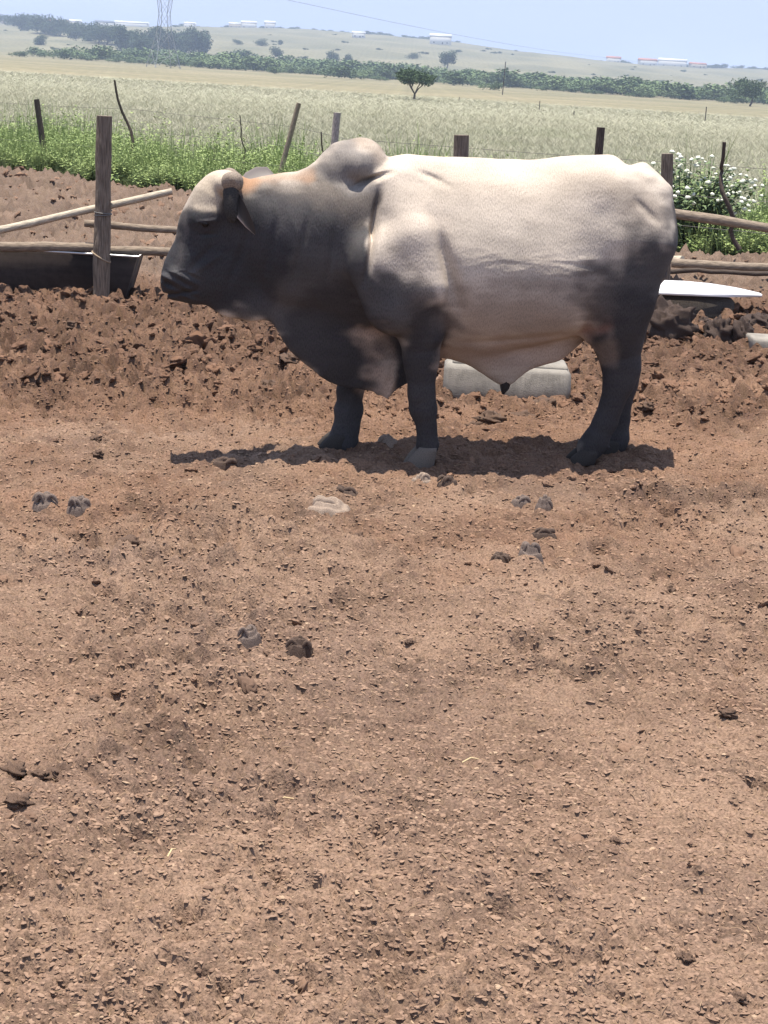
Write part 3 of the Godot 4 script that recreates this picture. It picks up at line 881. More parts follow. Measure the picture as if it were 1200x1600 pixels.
func build_houses() -> void:
	var list := [[Vector3(-537.278, 39.472, -2330.000), 20, 5.5, "cream_wall", "blue_roof", "leftmost cream house on the ridge with a dark roof"],
		[Vector3(-513.519, 40.867, -2330.000), 24, 6, "white_wall", "blue_roof", "low white house with dark roof left of the red roofed building"],
		[Vector3(-489.767, 42.262, -2330.000), 18, 6, "white_wall", "tin_roof", "small white house just left of the red roofed building"],
		[Vector3(-469.415, 43.458, -2330.000), 34, 6, "cream_wall", "red_roof", "long cream building with a reddish roof on the left ridge"],
		[Vector3(-447.373, 44.752, -2330.000), 16, 6.5, "white_wall", "tin_roof", "bright white small house right of the red roofed building"],
		[Vector3(-408.333, 43.786, -2330.000), 26, 6, "white_wall", "blue_roof", "white house under a dark roof left of the long shed"],
		[Vector3(-372.745, 45.877, -2330.000), 46, 5.5, "white_wall", "tin_roof", "long white shed on the ridge left of the pylon"],
		[Vector3(-295.597, 47.151, -2330.000), 15, 5, "white_wall", "tin_roof", "small white house just right of the pylon"],
		[Vector3(-235.454, 49.056, -2330.000), 17, 5, "cream_wall", "tin_roof", "cream house left of the bright white pair on the ridge"],
		[Vector3(-217.625, 48.474, -2330.000), 20, 6.5, "white_wall", "tin_roof", "bright white house at left of the pair among ridge trees"],
		[Vector3(-189.780, 51.741, -2330.000), 14, 7, "white_wall", "tin_roof", "small bright white house right of the pair among ridge trees"],
		[Vector3(257.768, 25.459, -2250.000), 18, 5.5, "white_wall", "red_roof", "small house with red roof, leftmost on the right slope"],
		[Vector3(301.489, 23.282, -2250.000), 24, 6, "white_wall", "red_roof", "middle white house with red roof on the right slope"],
		[Vector3(333.158, 26.743, -2250.000), 36, 7, "white_wall", "tin_roof", "widest bright white house on the right slope"],
		[Vector3(365.784, 28.673, -2250.000), 22, 4.5, "cream_wall", "red_roof", "low cream house with red roof, rightmost on the right slope"],
		[Vector3(-59.485, 33.207, -1921.017), 14, 4.5, "white_wall", "tin_roof", "single white house on the slope right of the ridge trees"],
		[Vector3(30.889, 32.445, -1965.701), 24, 7.5, "white_wall", "tin_roof", "big bright white house standing alone above the tall rounded tree"]]
	for h in list:
		var p: Vector3 = h[0]
		var t := thing("ridge_house", h[5], "house", Vector3(p.x, land(p.x, p.z) - 0.6, p.z), rng.randf_range(-0.25, 0.25), "houses along the ridge")
		var wl := obj("wall", chamfer_box(Vector3(h[1], h[2] + 0.6, 8.0), 0.05), M[h[3]], t)
		wl.position.y = (h[2] + 0.6) * 0.5
		var rf := obj("roof", gable(h[1], 8.0, h[2] * 0.5, 0.5), M[h[4]], t)
		rf.position.y = h[2] + 0.605
		var dr := obj("door", chamfer_box(Vector3(1.2, 2.1, 0.1), 0.02), M.dark_wood, t)
		dr.position = Vector3(h[1] * 0.1, 1.65, 4.04)
		for s in [-0.3, 0.32]:
			var wd := obj("window", chamfer_box(Vector3(1.6, 1.2, 0.1), 0.02), M.dark_glass, t)
			wd.position = Vector3(h[1] * s, 2.2, 4.04)

func build_pylon() -> void:
	var at := Vector3(-85.943, -2.300, -607.528)
	var t := thing("lattice_pylon", "grey steel lattice power pylon rising out of frame beyond the field", "pylon", Vector3(at.x, land(at.x, at.z), at.z), 0.5)
	var prof := [[0.0, 4.6], [6.0, 3.3], [12.0, 2.0], [18.0, 1.5], [24.0, 2.3], [30.0, 3.8], [36.0, 4.2]]
	for sx in [-1, 1]:
		for sz in [-1, 1]:
			var pts := []
			for q in prof: pts.append(Vector3(sx * q[1], q[0], sz * q[1] * (1.0 if q[0] < 19.0 else 0.4 + 0.9 / q[1])))
			obj("leg", tube(pts, taper(0.13, 0.09, pts.size() - 1), 5), M.steel, t)
	for i in prof.size() - 1:
		var a: Array = prof[i]
		var b: Array = prof[i + 1]
		for f in 4:
			var za: float = 1.0 if a[0] < 19.0 else 0.4 + 0.9 / a[1]
			var zb: float = 1.0 if b[0] < 19.0 else 0.4 + 0.9 / b[1]
			var c := [Vector3(-a[1], a[0], a[1] * za), Vector3(a[1], a[0], a[1] * za), Vector3(a[1], a[0], -a[1] * za), Vector3(-a[1], a[0], -a[1] * za)]
			var e := [Vector3(-b[1], b[0], b[1] * zb), Vector3(b[1], b[0], b[1] * zb), Vector3(b[1], b[0], -b[1] * zb), Vector3(-b[1], b[0], -b[1] * zb)]
			obj("brace", tube([c[f], e[(f + 1) % 4]], [0.05, 0.05], 4), M.steel, t)
			obj("brace", tube([c[(f + 1) % 4], e[f]], [0.05, 0.05], 4), M.steel, t)
	obj("crossarm", tube([Vector3(-11, 36.2, 0), Vector3(11, 36.2, 0)], [0.3, 0.3], 6), M.steel, t)
	# the conductor that sags away to the right
	var pts := [Vector3(-74.590, 29.576, -645.000), Vector3(-51.734, 26.670, -720.000), Vector3(-14.111, 23.894, -830.000), Vector3(18.285, 22.059, -930.000), Vector3(60.871, 20.846, -1080.000), Vector3(100.104, 20.449, -1220.000), Vector3(143.549, 21.286, -1380.000), Vector3(207.515, 21.748, -1600.000)]
	var rr := []
	for q in pts: rr.append(0.085)
	tag(obj("power_cable", tube(pts, rr, 5), M.steel), "thin overhead power cable sagging across the pale sky", "cable")

# ------------------------------------------------------------------ fences, troughs, rubbish
func post(called: String, label: String, base: Vector3, top: Vector3, r0: float, r1: float, m: String, rough := 0.12, sway := 0.0, group := "", cat := "post") -> Node3D:
	var t := thing(called, label, cat, base, 0.0, group)
	var n := 10
	var pts := bent(Vector3(0, -0.25, 0), top - base, n, sway, int(absf(base.x * 100.0)))
	obj("shaft", tube(pts, taper(r0, r1, n, 0.03), 14, rough), M[m], t)
	return t

func rail(called: String, label: String, a: Vector3, b: Vector3, r0: float, r1: float, m: String, rough := 0.10, sway := 0.012) -> Node3D:
	var t := thing(called, label, "rail", a)
	obj("pole", tube(bent(Vector3.ZERO, b - a, 12, sway, int(absf(a.y * 1000.0))), taper(r0, r1, 12, 0.05), 12, rough), M[m], t)
	return t

func wire(label: String, pts: Array, r := 0.0022, group := "") -> void:
	var rr := []
	for q in pts: rr.append(r)
	tag(obj("fence_wire", tube(pts, rr, 5), M.wire), label, "wire", group)

func ring_pts(c: Vector3, r: float, tilt: float, turns := 1.0) -> Array:
	var out := []
	var n := int(18 * turns)
	for i in n + 1:
		var t := TAU * turns * i / n
		out.append(c + Vector3(cos(t) * r, tilt * cos(t) + 0.006 * turns * sin(t * 0.5), sin(t) * r))
	return out

func build_fences() -> void:
	rng.seed = 83
	# big post and its rails on the left
	var b := Vector3(-2.298, -0.016, -13.150)
	var tp := Vector3(-2.297, 1.333, -13.150)
	var t := post("fence_post", "thick grey wooden post standing before the dark trough", Vector3(b.x, b.y, -13.15), Vector3(tp.x, tp.y, -13.15), 0.066, 0.060, "post_wood", 0.10)
	obj("wire_tie", tube(ring_pts(Vector3(Vector3(-2.294, 0.599, -13.150)) - t.position, 0.066, 0.0, 2.0), taper(0.004, 0.004, 36), 5), M.wire, t)
	obj("strap", tube(ring_pts(Vector3(Vector3(-2.303, 0.266, -13.150)) - t.position, 0.070, -0.035), taper(0.007, 0.007, 18), 6), M.rope, t)
	rail("fence_rail", "pale sunlit debarked pole sloping up past the thick post", Vector3(-3.399, 0.345, -13.020), Vector3(-1.788, 0.789, -13.300), 0.031, 0.026, "pale_wood", 0.08, 0.01)
	rail("fence_rail", "short grey pole behind the post running to the bull's face", Vector3(-2.471, 0.499, -13.340), Vector3(-1.492, 0.474, -13.450), 0.029, 0.027, "grey_wood")
	rail("fence_rail", "long weathered log lying along the rim of the dark trough", Vector3(-3.512, 0.275, -13.260), Vector3(-2.267, 0.318, -13.340), 0.043, 0.036, "grey_wood", 0.12)
	rail("fence_rail", "dark grey pole running from the thick post behind the bull's muzzle", Vector3(-2.392, 0.287, -13.420), Vector3(-1.043, 0.315, -13.600), 0.036, 0.034, "grey_wood", 0.12)
	# posts of the same fence behind the bull
	post("fence_post", "square topped grey post behind the middle of the bull's back", Vector3(0.50, 0.02, -13.6), Vector3(0.425, 1.337, -13.600), 0.063, 0.060, "post_wood", 0.06)
	post("fence_post", "round grey post with a pale streak beside the white flowers", Vector3(2.347, 0.039, -14.900), Vector3(2.241, 1.243, -14.900), 0.056, 0.052, "post_wood", 0.06)
	post("fence_post", "slim dark post rising above the bull's hips", Vector3(1.62, 0.05, -14.6), Vector3(1.619, 1.436, -14.600), 0.036, 0.034, "dark_wood", 0.05)
	post("fence_post", "whitish peeling post just left of the bull's hump", Vector3(-0.934, 0.039, -21.500), Vector3(-0.877, 1.247, -21.500), 0.052, 0.046, "white_wood", 0.2)
	rail("fence_rail", "grey weathered pole running out from behind the bull's rump", Vector3(1.968, 0.770, -14.900), Vector3(3.532, 0.658, -14.300), 0.044, 0.036, "grey_wood", 0.12, 0.03)
	rail("fence_rail", "low plank like pole along the edge of the green weeds", Vector3(2.486, 0.245, -15.600), Vector3(3.847, 0.298, -15.200), 0.043, 0.040, "grey_wood", 0.12, 0.02)
	rail("fence_rail", "thin dark curved pole on the ground behind the white sheet", Vector3(2.317, 0.204, -15.200), Vector3(3.719, 0.302, -14.900), 0.022, 0.02, "dark_wood", 0.15, 0.08)
	rail("fence_rail", "short stub of log end beside the bull's rump", Vector3(2.354, 0.222, -15.900), Vector3(2.593, 0.270, -15.700), 0.04, 0.036, "pale_wood", 0.2)
	# wire fence further back
	post("fence_pole", "dark leaning post at the far left in the weeds", Vector3(-5.679, -0.036, -27.500), Vector3(-5.881, 1.016, -27.500), 0.052, 0.046, "dark_wood", 0.1, 0.0, "poles of the back fence")
	post("fence_pole", "thin crooked branch standing right of the thick post", Vector3(-4.191, 0.081, -27.000), Vector3(-4.567, 1.391, -27.000), 0.030, 0.016, "dark_wood", 0.2, 0.25, "poles of the back fence")
	post("fence_pole", "long straight pole leaning right behind the bull's neck", Vector3(-1.880, 0.015, -24.500), Vector3(-1.545, 1.269, -24.500), 0.040, 0.034, "grey_wood", 0.08, 0.0, "poles of the back fence")
	post("fence_pole", "thin dark twig stick upright in the weeds above the bull's poll", Vector3(-2.498, 0.182, -27.000), Vector3(-2.608, 0.977, -27.000), 0.014, 0.008, "dark_wood", 0.2, 0.15, "poles of the back fence")
	post("fence_pole", "dark crooked branch post right of the flowering bush", Vector3(3.484, 0.472, -17.600), Vector3(3.210, 1.291, -17.600), 0.026, 0.017, "dark_wood", 0.2, 0.25, "poles of the back fence")
	post("fence_pole", "thin dark twig just left of the whitish peeling post", Vector3(-1.230, 0.313, -26.000), Vector3(-1.285, 0.837, -26.000), 0.014, 0.010, "dark_wood", 0.2, 0.1, "poles of the back fence")
	for k in 3:
		var up := 0.35 + 0.3 * k
		var pts := []
		for q in [Vector3(-10.5, 0, -27.6), Vector3(-5.75, 0, -27.5), Vector3(-4.3, 0, -27.0), Vector3(-1.6, 0, -24.6), Vector3(-0.75, 0, -21.5), Vector3(1.6, 0, -19.5), Vector3(3.75, 0, -17.6), Vector3(8.5, 0, -14.8)]:
			pts.append(Vector3(q.x, land(q.x, q.z) + up + 0.03 * sin(q.x * 3.0 + k), q.z))
		wire(["lowest thin wire strand of the back fence", "middle thin wire strand of the back fence", "topmost thin wire strand of the back fence"][k], pts, 0.0025, "wires of the back fence")
	# small posts far out in the field
	var far := [[Vector3(21.438, -2.300, -404.236), 7.4, 0.11, "tall thin pole beyond the lone umbrella shaped tree", 0.2],
		[Vector3(15.319, -2.212, -205.033), 1.5, 0.05, "short thin post in the field right of the umbrella shaped tree", 0],
		[Vector3(33.707, -2.162, -198.280), 2, 0.06, "thin reddish post in the field near the right edge", 0],
		[Vector3(6.816, -2.302, -241.683), 1, 0.05, "tiny post in the field just right of the umbrella shaped tree", 0.1],
		[Vector3(16.566, -1.915, -174.899), 0.8, 0.05, "tiny dark post in the field above the bull's hips", 0]]
	for f in far:
		var g: Vector3 = f[0]
		var y := land(g.x, g.z)
		post("field_post", f[3], Vector3(g.x, y - 0.1, g.z), Vector3(g.x + f[4], y + f[1], g.z), f[2], f[2] * 0.9, "dark_wood", 0.0, 0.0, "thin posts out in the field")

func build_left_trough() -> void:
	# a long dark tub with a sloping end, sunk in the dung behind the post
	var at := Vector3(-2.047, 0.262, -13.290)
	var y0 := -0.22
	var t := thing("feed_trough", "long dark sunken trough with pale rim behind the thick post", "trough", Vector3(at.x, y0, -13.29))
	var l := 3.4
	var w := 0.36
	var h := at.y - y0
	var run := 0.13
	var th := 0.03
	var v := PackedVector3Array()
	var idx := PackedInt32Array()
	var quad := func(a: Vector3, b: Vector3, c: Vector3, d: Vector3):
		var k := v.size()
		v.append_array([a, b, c, d])
		idx.append_array([k, k + 1, k + 2, k, k + 2, k + 3])
	var panel := func(a: Vector3, b: Vector3, c: Vector3, d: Vector3, inward: Vector3) -> ArrayMesh:
		v.clear()
		idx.clear()
		var i := inward * th
		quad.call(a, b, c, d)
		quad.call(a + i, d + i, c + i, b + i)
		quad.call(a, a + i, b + i, b)
		quad.call(b, b + i, c + i, c)
		quad.call(c, c + i, d + i, d)
		quad.call(d, d + i, a + i, a)
		var st := SurfaceTool.new()
		st.begin(Mesh.PRIMITIVE_TRIANGLES)
		var mid := Vector3.ZERO
		for p in v: mid += p / v.size()
		for k in range(0, idx.size(), 3):
			var n := (v[idx[k + 1]] - v[idx[k]]).cross(v[idx[k + 2]] - v[idx[k]])
			var turn := n.dot(v[idx[k]] + v[idx[k + 1]] + v[idx[k + 2]] - mid * 3.0) > 0.0
			for j in ([0, 2, 1] if turn else [0, 1, 2]): st.add_vertex(v[idx[k + j]])
		st.generate_normals()
		return st.commit()
	obj("front_wall", panel.call(Vector3(-l, h, 0), Vector3(0, h, 0), Vector3(-run, 0, 0.0), Vector3(-l, 0, 0.0), Vector3(0, 0, -1)), M.trough, t)
	obj("back_wall", panel.call(Vector3(0, h, -w), Vector3(-l, h, -w), Vector3(-l, 0, -w), Vector3(-run, 0, -w), Vector3(0, 0, 1)), M.trough, t)
	obj("end_wall", panel.call(Vector3(-0.002, h - 0.002, -0.031), Vector3(-0.002, h - 0.002, -w + 0.031), Vector3(-run - 0.002, 0, -w + 0.031), Vector3(-run - 0.002, 0, -0.031), Vector3(-1, 0, 0)), M.trough, t)
	obj("floor_panel", chamfer_box(Vector3(l - run, 0.02, w - 0.07), 0.004), M.trough, t).position = Vector3(-(l + run) * 0.5, 0.03, -w * 0.5)
	var rim := obj("rim", tube([Vector3(-l, h + 0.008, 0.0), Vector3(0.01, h + 0.008, 0.0), Vector3(0.01, h + 0.008, -w), Vector3(-l, h + 0.008, -w)], [0.009, 0.009, 0.009, 0.009], 8), M.galvanised, t)
	rim.set_meta("label", "pale galvanised rim")
	obj("water", chamfer_box(Vector3(l - 0.25, 0.02, w - 0.075), 0.003), M.water, t).position = Vector3(-l * 0.5 - 0.03, h - 0.045, -w * 0.5)

func poly_slab(pts: Array, y: float, th: float) -> ArrayMesh:
	var st := SurfaceTool.new()
	st.begin(Mesh.PRIMITIVE_TRIANGLES)
	var flat := PackedVector2Array()
	for p in pts: flat.append(Vector2(p.x, p.z))
	var tr := Geometry2D.triangulate_polygon(flat)
	var face := func(a: Vector3, b: Vector3, c: Vector3, n: Vector3):
		if (b - a).cross(c - a).dot(n) > 0: st.add_vertex(a); st.add_vertex(c); st.add_vertex(b)
		else: st.add_vertex(a); st.add_vertex(b); st.add_vertex(c)
	var cen := Vector3.ZERO
	for p in pts: cen += p / pts.size()
	for i in range(0, tr.size(), 3):
		var q := []
		for k in 3: q.append(Vector3(flat[tr[i + k]].x, y, flat[tr[i + k]].y))
		face.call(q[0], q[1], q[2], Vector3.UP)
		var dn := Vector3(0, -th, 0)
		face.call(q[0] + dn, q[1] + dn, q[2] + dn, Vector3.DOWN)
	for i in pts.size():
		var a := Vector3(pts[i].x, y, pts[i].z)
		var b := Vector3(pts[(i + 1) % pts.size()].x, y, pts[(i + 1) % pts.size()].z)
		var n := (a + b) * 0.5 - Vector3(cen.x, y, cen.z)
		face.call(a, b, b + Vector3(0, -th, 0), n)
		face.call(a, b + Vector3(0, -th, 0), a + Vector3(0, -th, 0), n)
	st.generate_normals()
	return st.commit()

func build_right_trough() -> void:
	var base := Vector3(2.365, 0.083, -13.025)
	var t := thing("water_trough", "low dark concrete trough behind the bull's rump, under a white sheet", "trough", Vector3(base.x, base.y - 0.1, base.z - 0.32), 0.06)
	var body := obj("body", chamfer_box(Vector3(1.05, 0.30, 0.50), 0.03, 0.03), M.dark_concrete, t)
	body.position = Vector3(-0.30, 0.10, -0.03)
	var pts := [Vector3(1.845, 0.280, -12.966), Vector3(2.249, 0.280, -13.045), Vector3(2.557, 0.280, -13.115), Vector3(2.836, 0.280, -13.248), Vector3(2.834, 0.280, -13.366), Vector3(2.701, 0.280, -13.625), Vector3(2.528, 0.280, -13.813), Vector3(2.328, 0.280, -13.862), Vector3(1.955, 0.280, -13.802)]
	var y: float = pts[0].y
	var c := Vector3(pts[0].x, y, pts[0].z)
	for i in pts.size(): pts[i] = pts[i] - c
	var s := thing("white_sheet", "bright white pointed sheet lying on the low trough at right", "sheet", c)
	obj("panel", poly_slab(pts, 0.0, 0.022), M.white_sheet, s)
	var bolt := obj("bolt", tube([Vector3(0.06, -0.005, -0.3), Vector3(0.06, 0.012, -0.3)], [0.016, 0.014], 8), M.dark_wood, s)
	bolt.position = Vector3(0.0, 0.0, 0.0)
	# slab peeping in at the right edge
	var g := Vector3(2.563, 0.089, -11.581)
	var sl := obj("concrete_slab", chamfer_box(Vector3(0.42, 0.09, 0.34), 0.012, 0.01), M.concrete)
	sl.position = Vector3(g.x + 0.10, g.y + 0.035, g.z - 0.1)
	tag(sl, "flat pale concrete slab cut off by the right edge of the picture", "slab")

func build_block() -> void:
	var g := Vector3(0.666, 0.023, -9.630)
	var t := thing("concrete_block", "weathered concrete feed block with rounded shoulders seen beneath the bull's belly", "block", Vector3(g.x, g.y - 0.10, g.z - 0.14), -0.03)
	var bd := obj("body", chamfer_box(Vector3(0.735, 0.30, 0.34), 0.028, 0.02), M.concrete, t)
	bd.position = Vector3(0, 0.115, 0)
	var lip := obj("rim", chamfer_box(Vector3(0.66, 0.03, 0.26), 0.012, 0.008), M.concrete, t)
	lip.position = Vector3(0.01, 0.272, -0.01)
	var ps := Vector3(0.279, 0.009, -9.879)
	var ch := obj("brick_fragment", blob_mesh(0.05, 0.35, 1.0, 7), M.brick)
	ch.position = ps + Vector3(0, 0.02, 0)
	ch.scale = Vector3(0.45, 1.1, 0.5)
	tag(ch, "small tan broken brick piece at the left end of the concrete block", "brick")

func boulder(at: Vector3, size: Vector3, sd: int, label: String, m := "mud") -> void:
	var o := obj("mud_lump", blob_mesh(1.0, 0.5, 1.0, sd, 20, 28, 0.1), M[m])
	o.scale = size
	o.position = Vector3(at.x, at.y + size.y * 0.45, at.z)
	tag(o, label, "mud lump")

func build_mud() -> void:
	boulder(Vector3(1.948, 0.067, -12.054), Vector3(0.19, 0.17, 0.15), 3, "large dark mud lump touching the bull's hind leg at right")
	boulder(Vector3(2.293, 0.079, -11.994), Vector3(0.11, 0.11, 0.12), 5, "dark rounded mud lump in front of the low trough")
	boulder(Vector3(2.444, 0.085, -11.928), Vector3(0.07, 0.12, 0.09), 8, "upright dark mud lump right of the rounded one by the trough")
	boulder(Vector3(2.731, 0.095, -12.691), Vector3(0.13, 0.07, 0.12), 12, "low dark mud lump near the right edge above the slab")
	boulder(Vector3(2.319, 0.081, -12.748), Vector3(0.05, 0.04, 0.05), 15, "small mud lump between the two dark lumps by the trough")
	var clods := [[Vector3(-2.193, -0.056, -11.341), 0.05, "dark clod alone below the left trough, left of the bull's muzzle"],
		[Vector3(-1.428, -0.050, -8.097), 0.03, "left one of two small clods level with the head's shadow"],
		[Vector3(-1.384, -0.049, -8.133), 0.025, "right one of two small clods level with the head's shadow"],
		[Vector3(-1.360, -0.048, -7.752), 0.03, "small clod just below the pair left of the head's shadow"],
		[Vector3(-0.701, -0.025, -9.573), 0.055, "clod on the churned ground under the bull's chest"],
		[Vector3(-0.628, -0.023, -10.386), 0.06, "large clod right under the front of the bull's dewlap"],
		[Vector3(-0.723, -0.026, -9.184), 0.03, "small clod lowest of three under the bull's chest"],
		[Vector3(-0.486, -0.017, -6.303), 0.024, "small clod left of centre below the large pale dung pat"],
		[Vector3(-0.970, -0.034, -6.309), 0.045, "dark clod left of centre, upper of a touching pair"],
		[Vector3(-0.899, -0.032, -6.191), 0.035, "dark clod left of centre, lower of a touching pair"],
		[Vector3(-0.809, -0.029, -4.142), 0.033, "right one of three dark clods in a row at the left edge"],
		[Vector3(-0.861, -0.030, -4.111), 0.025, "middle one of three dark clods in a row at the left edge"],
		[Vector3(-0.928, -0.033, -4.107), 0.035, "clod touching the left edge, leftmost of three in a row"],
		[Vector3(-0.860, -0.030, -3.877), 0.027, "dark clod near the left edge below the row of three"],
		[Vector3(-0.437, -0.015, -3.936), 0.018, "small dark clod in the hollow at lower left"],
		[Vector3(-0.801, -0.029, -4.614), 0.018, "small clod alone between the left edge and the dug hollow"],
		[Vector3(0.709, 0.024, -5.409), 0.018, "small clod alone right of the round pale dung pat, lower down"],
		[Vector3(1.415, 0.049, -9.239), 0.04, "clod on the churned ground right of the bull's hind hooves"],
		[Vector3(0.881, 0.031, -9.369), 0.075, "largest clod below the right end of the concrete block"],
		[Vector3(0.543, 0.018, -8.895), 0.07, "large clod behind the bull, between block and shadow"],
		[Vector3(0.712, 0.025, -9.020), 0.06, "large clod under the middle of the concrete block"],
		[Vector3(0.447, 0.015, -8.679), 0.045, "clod behind the bull just above its shadow"],
		[Vector3(0.688, 0.024, -3.215), 0.017, "small dark clod near the lower right corner"],
		[Vector3(0.306, 0.010, -3.092), 0.017, "small clod at the bottom edge right of centre"],
		[Vector3(0.766, 0.027, -3.058), 0.018, "small clod in the lower right corner"],
		[Vector3(0.603, 0.020, -3.755), 0.011, "tiny clod right of centre in the lower foreground"],
		[Vector3(1.027, 0.035, -4.619), 0.022, "dark flat clod near the right edge in the foreground"],
		[Vector3(0.861, 0.030, -5.510), 0.018, "small clod right of centre below the dung pats"],
		[Vector3(1.060, 0.036, -5.978), 0.025, "clod right of the ribbed grey dung pat"],
		[Vector3(-0.396, -0.014, -3.332), 0.012, "tiny clod beside the hoof hollow at lower left"],
		[Vector3(0.109, 0.003, -5.194), 0.016, "small clod in the middle of the picture, right of the dug hollow"],
		[Vector3(-0.095, -0.003, -6.492), 0.03, "clod between the large pale dung pat and the ridged one"],
		[Vector3(1.123, 0.039, -5.331), 0.022, "small dark clod near the right edge, level with the dug hollow"]]
	for i in clods.size():
		var c: Array = clods[i]
		var p: Vector3 = c[0]
		var o := obj("dung_clod", blob_mesh(1.0, 0.7, 0.62, 100 + i, 14, 20), M.clod)
		var s: float = c[1]
		o.scale = Vector3(s * 1.25, s, s)
		o.rotation.y = i * 1.7
		o.position = Vector3(p.x, surface(p.x, p.z) + s * 0.2, p.z)
		tag(o, c[2], "clod", "loose clods on the kraal floor")

# a dung pat: a low domed cake with wrinkled rings, and folds that lie across it
func dung_pat(at: Vector3, r: float, squash: float, folds: int, label: String, m: String, sd: int, tall := 0.035) -> void:
	var high := tall * 1.35
	var y := surface(at.x, at.z)
	var t := thing("dung_pat", label, "dung pat", Vector3(at.x, y, at.z), 0.0, "dried dung pats on the kraal floor")
	rng.seed = sd
	var v := PackedVector3Array()
	var idx := PackedInt32Array()
	var rings := 14
	var sides := 36
	for j in rings + 1:
		var q := float(j) / rings
		for i in sides:
			var a := TAU * i / sides
			var edge := r * (1.0 + 0.28 * noise_b.get_noise_2d(cos(a) * 60.0 + sd * 13.0, sin(a) * 60.0))
			var p := Vector3(cos(a) * edge * q, 0, sin(a) * edge * q * squash)
			var h := high * (1.0 - pow(q, 3.0)) * (0.75 + 0.5 * noise_a.get_noise_2d(p.x * 140.0 + sd, p.z * 140.0))
			h += high * 0.35 * sin(q * 17.0 + 3.0 * noise_b.get_noise_2d(p.x * 90.0, p.z * 90.0 + sd)) * (1.0 - q)
			p.y = h - 0.022 * pow(q, 6.0)
			v.append(p)
	for j in rings:
		for i in sides:
			var i2 := (i + 1) % sides
			var a := j * sides + i
			var b := j * sides + i2
			idx.append_array([a, b, a + sides, b, b + sides, a + sides])
	obj("cake", mesh_of(v, idx, PackedColorArray(), smooth_normals(v, idx)), M[m], t)
	for f in folds:
		var c := Vector3(rng.randf_range(-0.6, 0.6) * r, 0, rng.randf_range(-0.55, 0.6) * r * squash)
		var a0 := rng.randf_range(-0.7, 0.7)
		var half := r * rng.randf_range(0.3, 0.5)
		var pts := []
		var rr := []
		for i in 9:
			var u := i / 4.0 - 1.0
			pts.append(c + Vector3(cos(a0) * u * half, high * (0.75 - 0.55 * u * u) + 0.004, sin(a0) * u * half * 0.6 + 0.25 * half * u * u))
			rr.append(r * 0.14 * sqrt(1.02 - u * u) * rng.randf_range(0.85, 1.15) + 0.002)
		obj("fold", tube(pts, rr, 9, 0.3, 20.0, 0.7), M[m], t)

func build_pats() -> void:
	dung_pat(Vector3(-1.399, -0.049, -6.787), 0.056, 0.9, 5, "grey wrinkled dung pat, left of the pair near the left edge", "dung_grey", 200, 0.04)
	dung_pat(Vector3(-1.250, -0.044, -6.740), 0.058, 0.8, 6, "grey wrinkled dung pat, right of the pair near the left edge", "dung_grey", 207, 0.035)
	dung_pat(Vector3(-0.237, -0.009, -6.914), 0.105, 0.8, 3, "large flat pale dung pat in front of the bull's far foreleg", "dung_pale", 214, 0.035)
	dung_pat(Vector3(-0.169, -0.006, -7.178), 0.065, 0.6, 4, "thin dark crusted dung pat just behind the large pale one", "dung_dark", 221, 0.02)
	dung_pat(Vector3(0.003, -0.000, -8.174), 0.07, 0.8, 3, "pale dung pat between the bull's forelegs", "dung_pale", 228, 0.04)
	dung_pat(Vector3(0.165, 0.005, -7.419), 0.05, 0.8, 3, "small pale dung pat before the bull's near front hoof", "dung_pale", 235, 0.03)
	dung_pat(Vector3(0.273, 0.009, -7.371), 0.05, 0.7, 4, "crumbled dark dung pat right of the near front hoof", "dung_dark", 242, 0.03)
	dung_pat(Vector3(0.592, 0.021, -7.124), 0.05, 0.7, 3, "flat brown dung pat below the bull's belly", "dung_grey", 249, 0.02)
	dung_pat(Vector3(0.684, 0.024, -7.057), 0.042, 0.9, 2, "round grey dung pat below the bull's belly", "dung_grey", 256, 0.04)
	dung_pat(Vector3(0.456, 0.016, -6.194), 0.05, 0.7, 7, "dark ridged dung pat left of the round pale one", "dung_dark", 263, 0.03)
	dung_pat(Vector3(0.564, 0.019, -6.178), 0.05, 0.9, 4, "ribbed pale grey dung pat beside a hoof hollow", "dung_grey", 270, 0.045)
	dung_pat(Vector3(-0.414, -0.015, -5.213), 0.042, 0.9, 2, "grey lumpy dung pat left of the dug hollow", "dung_grey", 277, 0.035)
	dung_pat(Vector3(-0.242, -0.009, -5.115), 0.045, 0.8, 4, "dark broken dung pat at the edge of the dug hollow", "dung_dark", 284, 0.03)
	dung_pat(Vector3(-0.756, -0.027, -7.679), 0.07, 0.6, 4, "flat dark dung pat in front of the shadow of the head", "dung_dark", 291, 0.02)
	dung_pat(Vector3(0.643, 0.022, -6.521), 0.055, 0.5, 3, "long thin dark dung crust between two dung pats", "dung_dark", 298, 0.015)

func build_straws() -> void:
	rng.seed = 97
	var s := [[Vector3(-0.210, -0.008, -4.019), 0.075, 0.1], [Vector3(-0.445, -0.016, -3.615), 0.04, 1.2], [Vector3(-0.808, -0.029, -5.678), 0.16, -0.3], [Vector3(0.273, 0.009, -4.240), 0.05, 0.4]]
	var label := ["pale bent straw lying in the middle of the foreground", "short pale straw standing near the hoof hollow", "thin brown twig lying left of the foreground centre", "short pale straw at the right of the foreground"]
	for i in 4:
		var p: Vector3 = s[i][0]
		var y := surface(p.x, p.z)
		var d: Vector3 = Vector3(cos(s[i][2]), 0.12, -sin(s[i][2])) * s[i][1] * 0.5
		tag(obj("straw", tube([Vector3(p.x, y + 0.008, p.z) - d, Vector3(p.x, y + 0.016, p.z), Vector3(p.x, y + 0.006, p.z) + d], [0.0022, 0.0026, 0.0016], 6), M.straw if i != 2 else M.grey_wood), label[i], "straw")

# ------------------------------------------------------------------ the bull
var prim := PackedFloat32Array()
const PS := 13

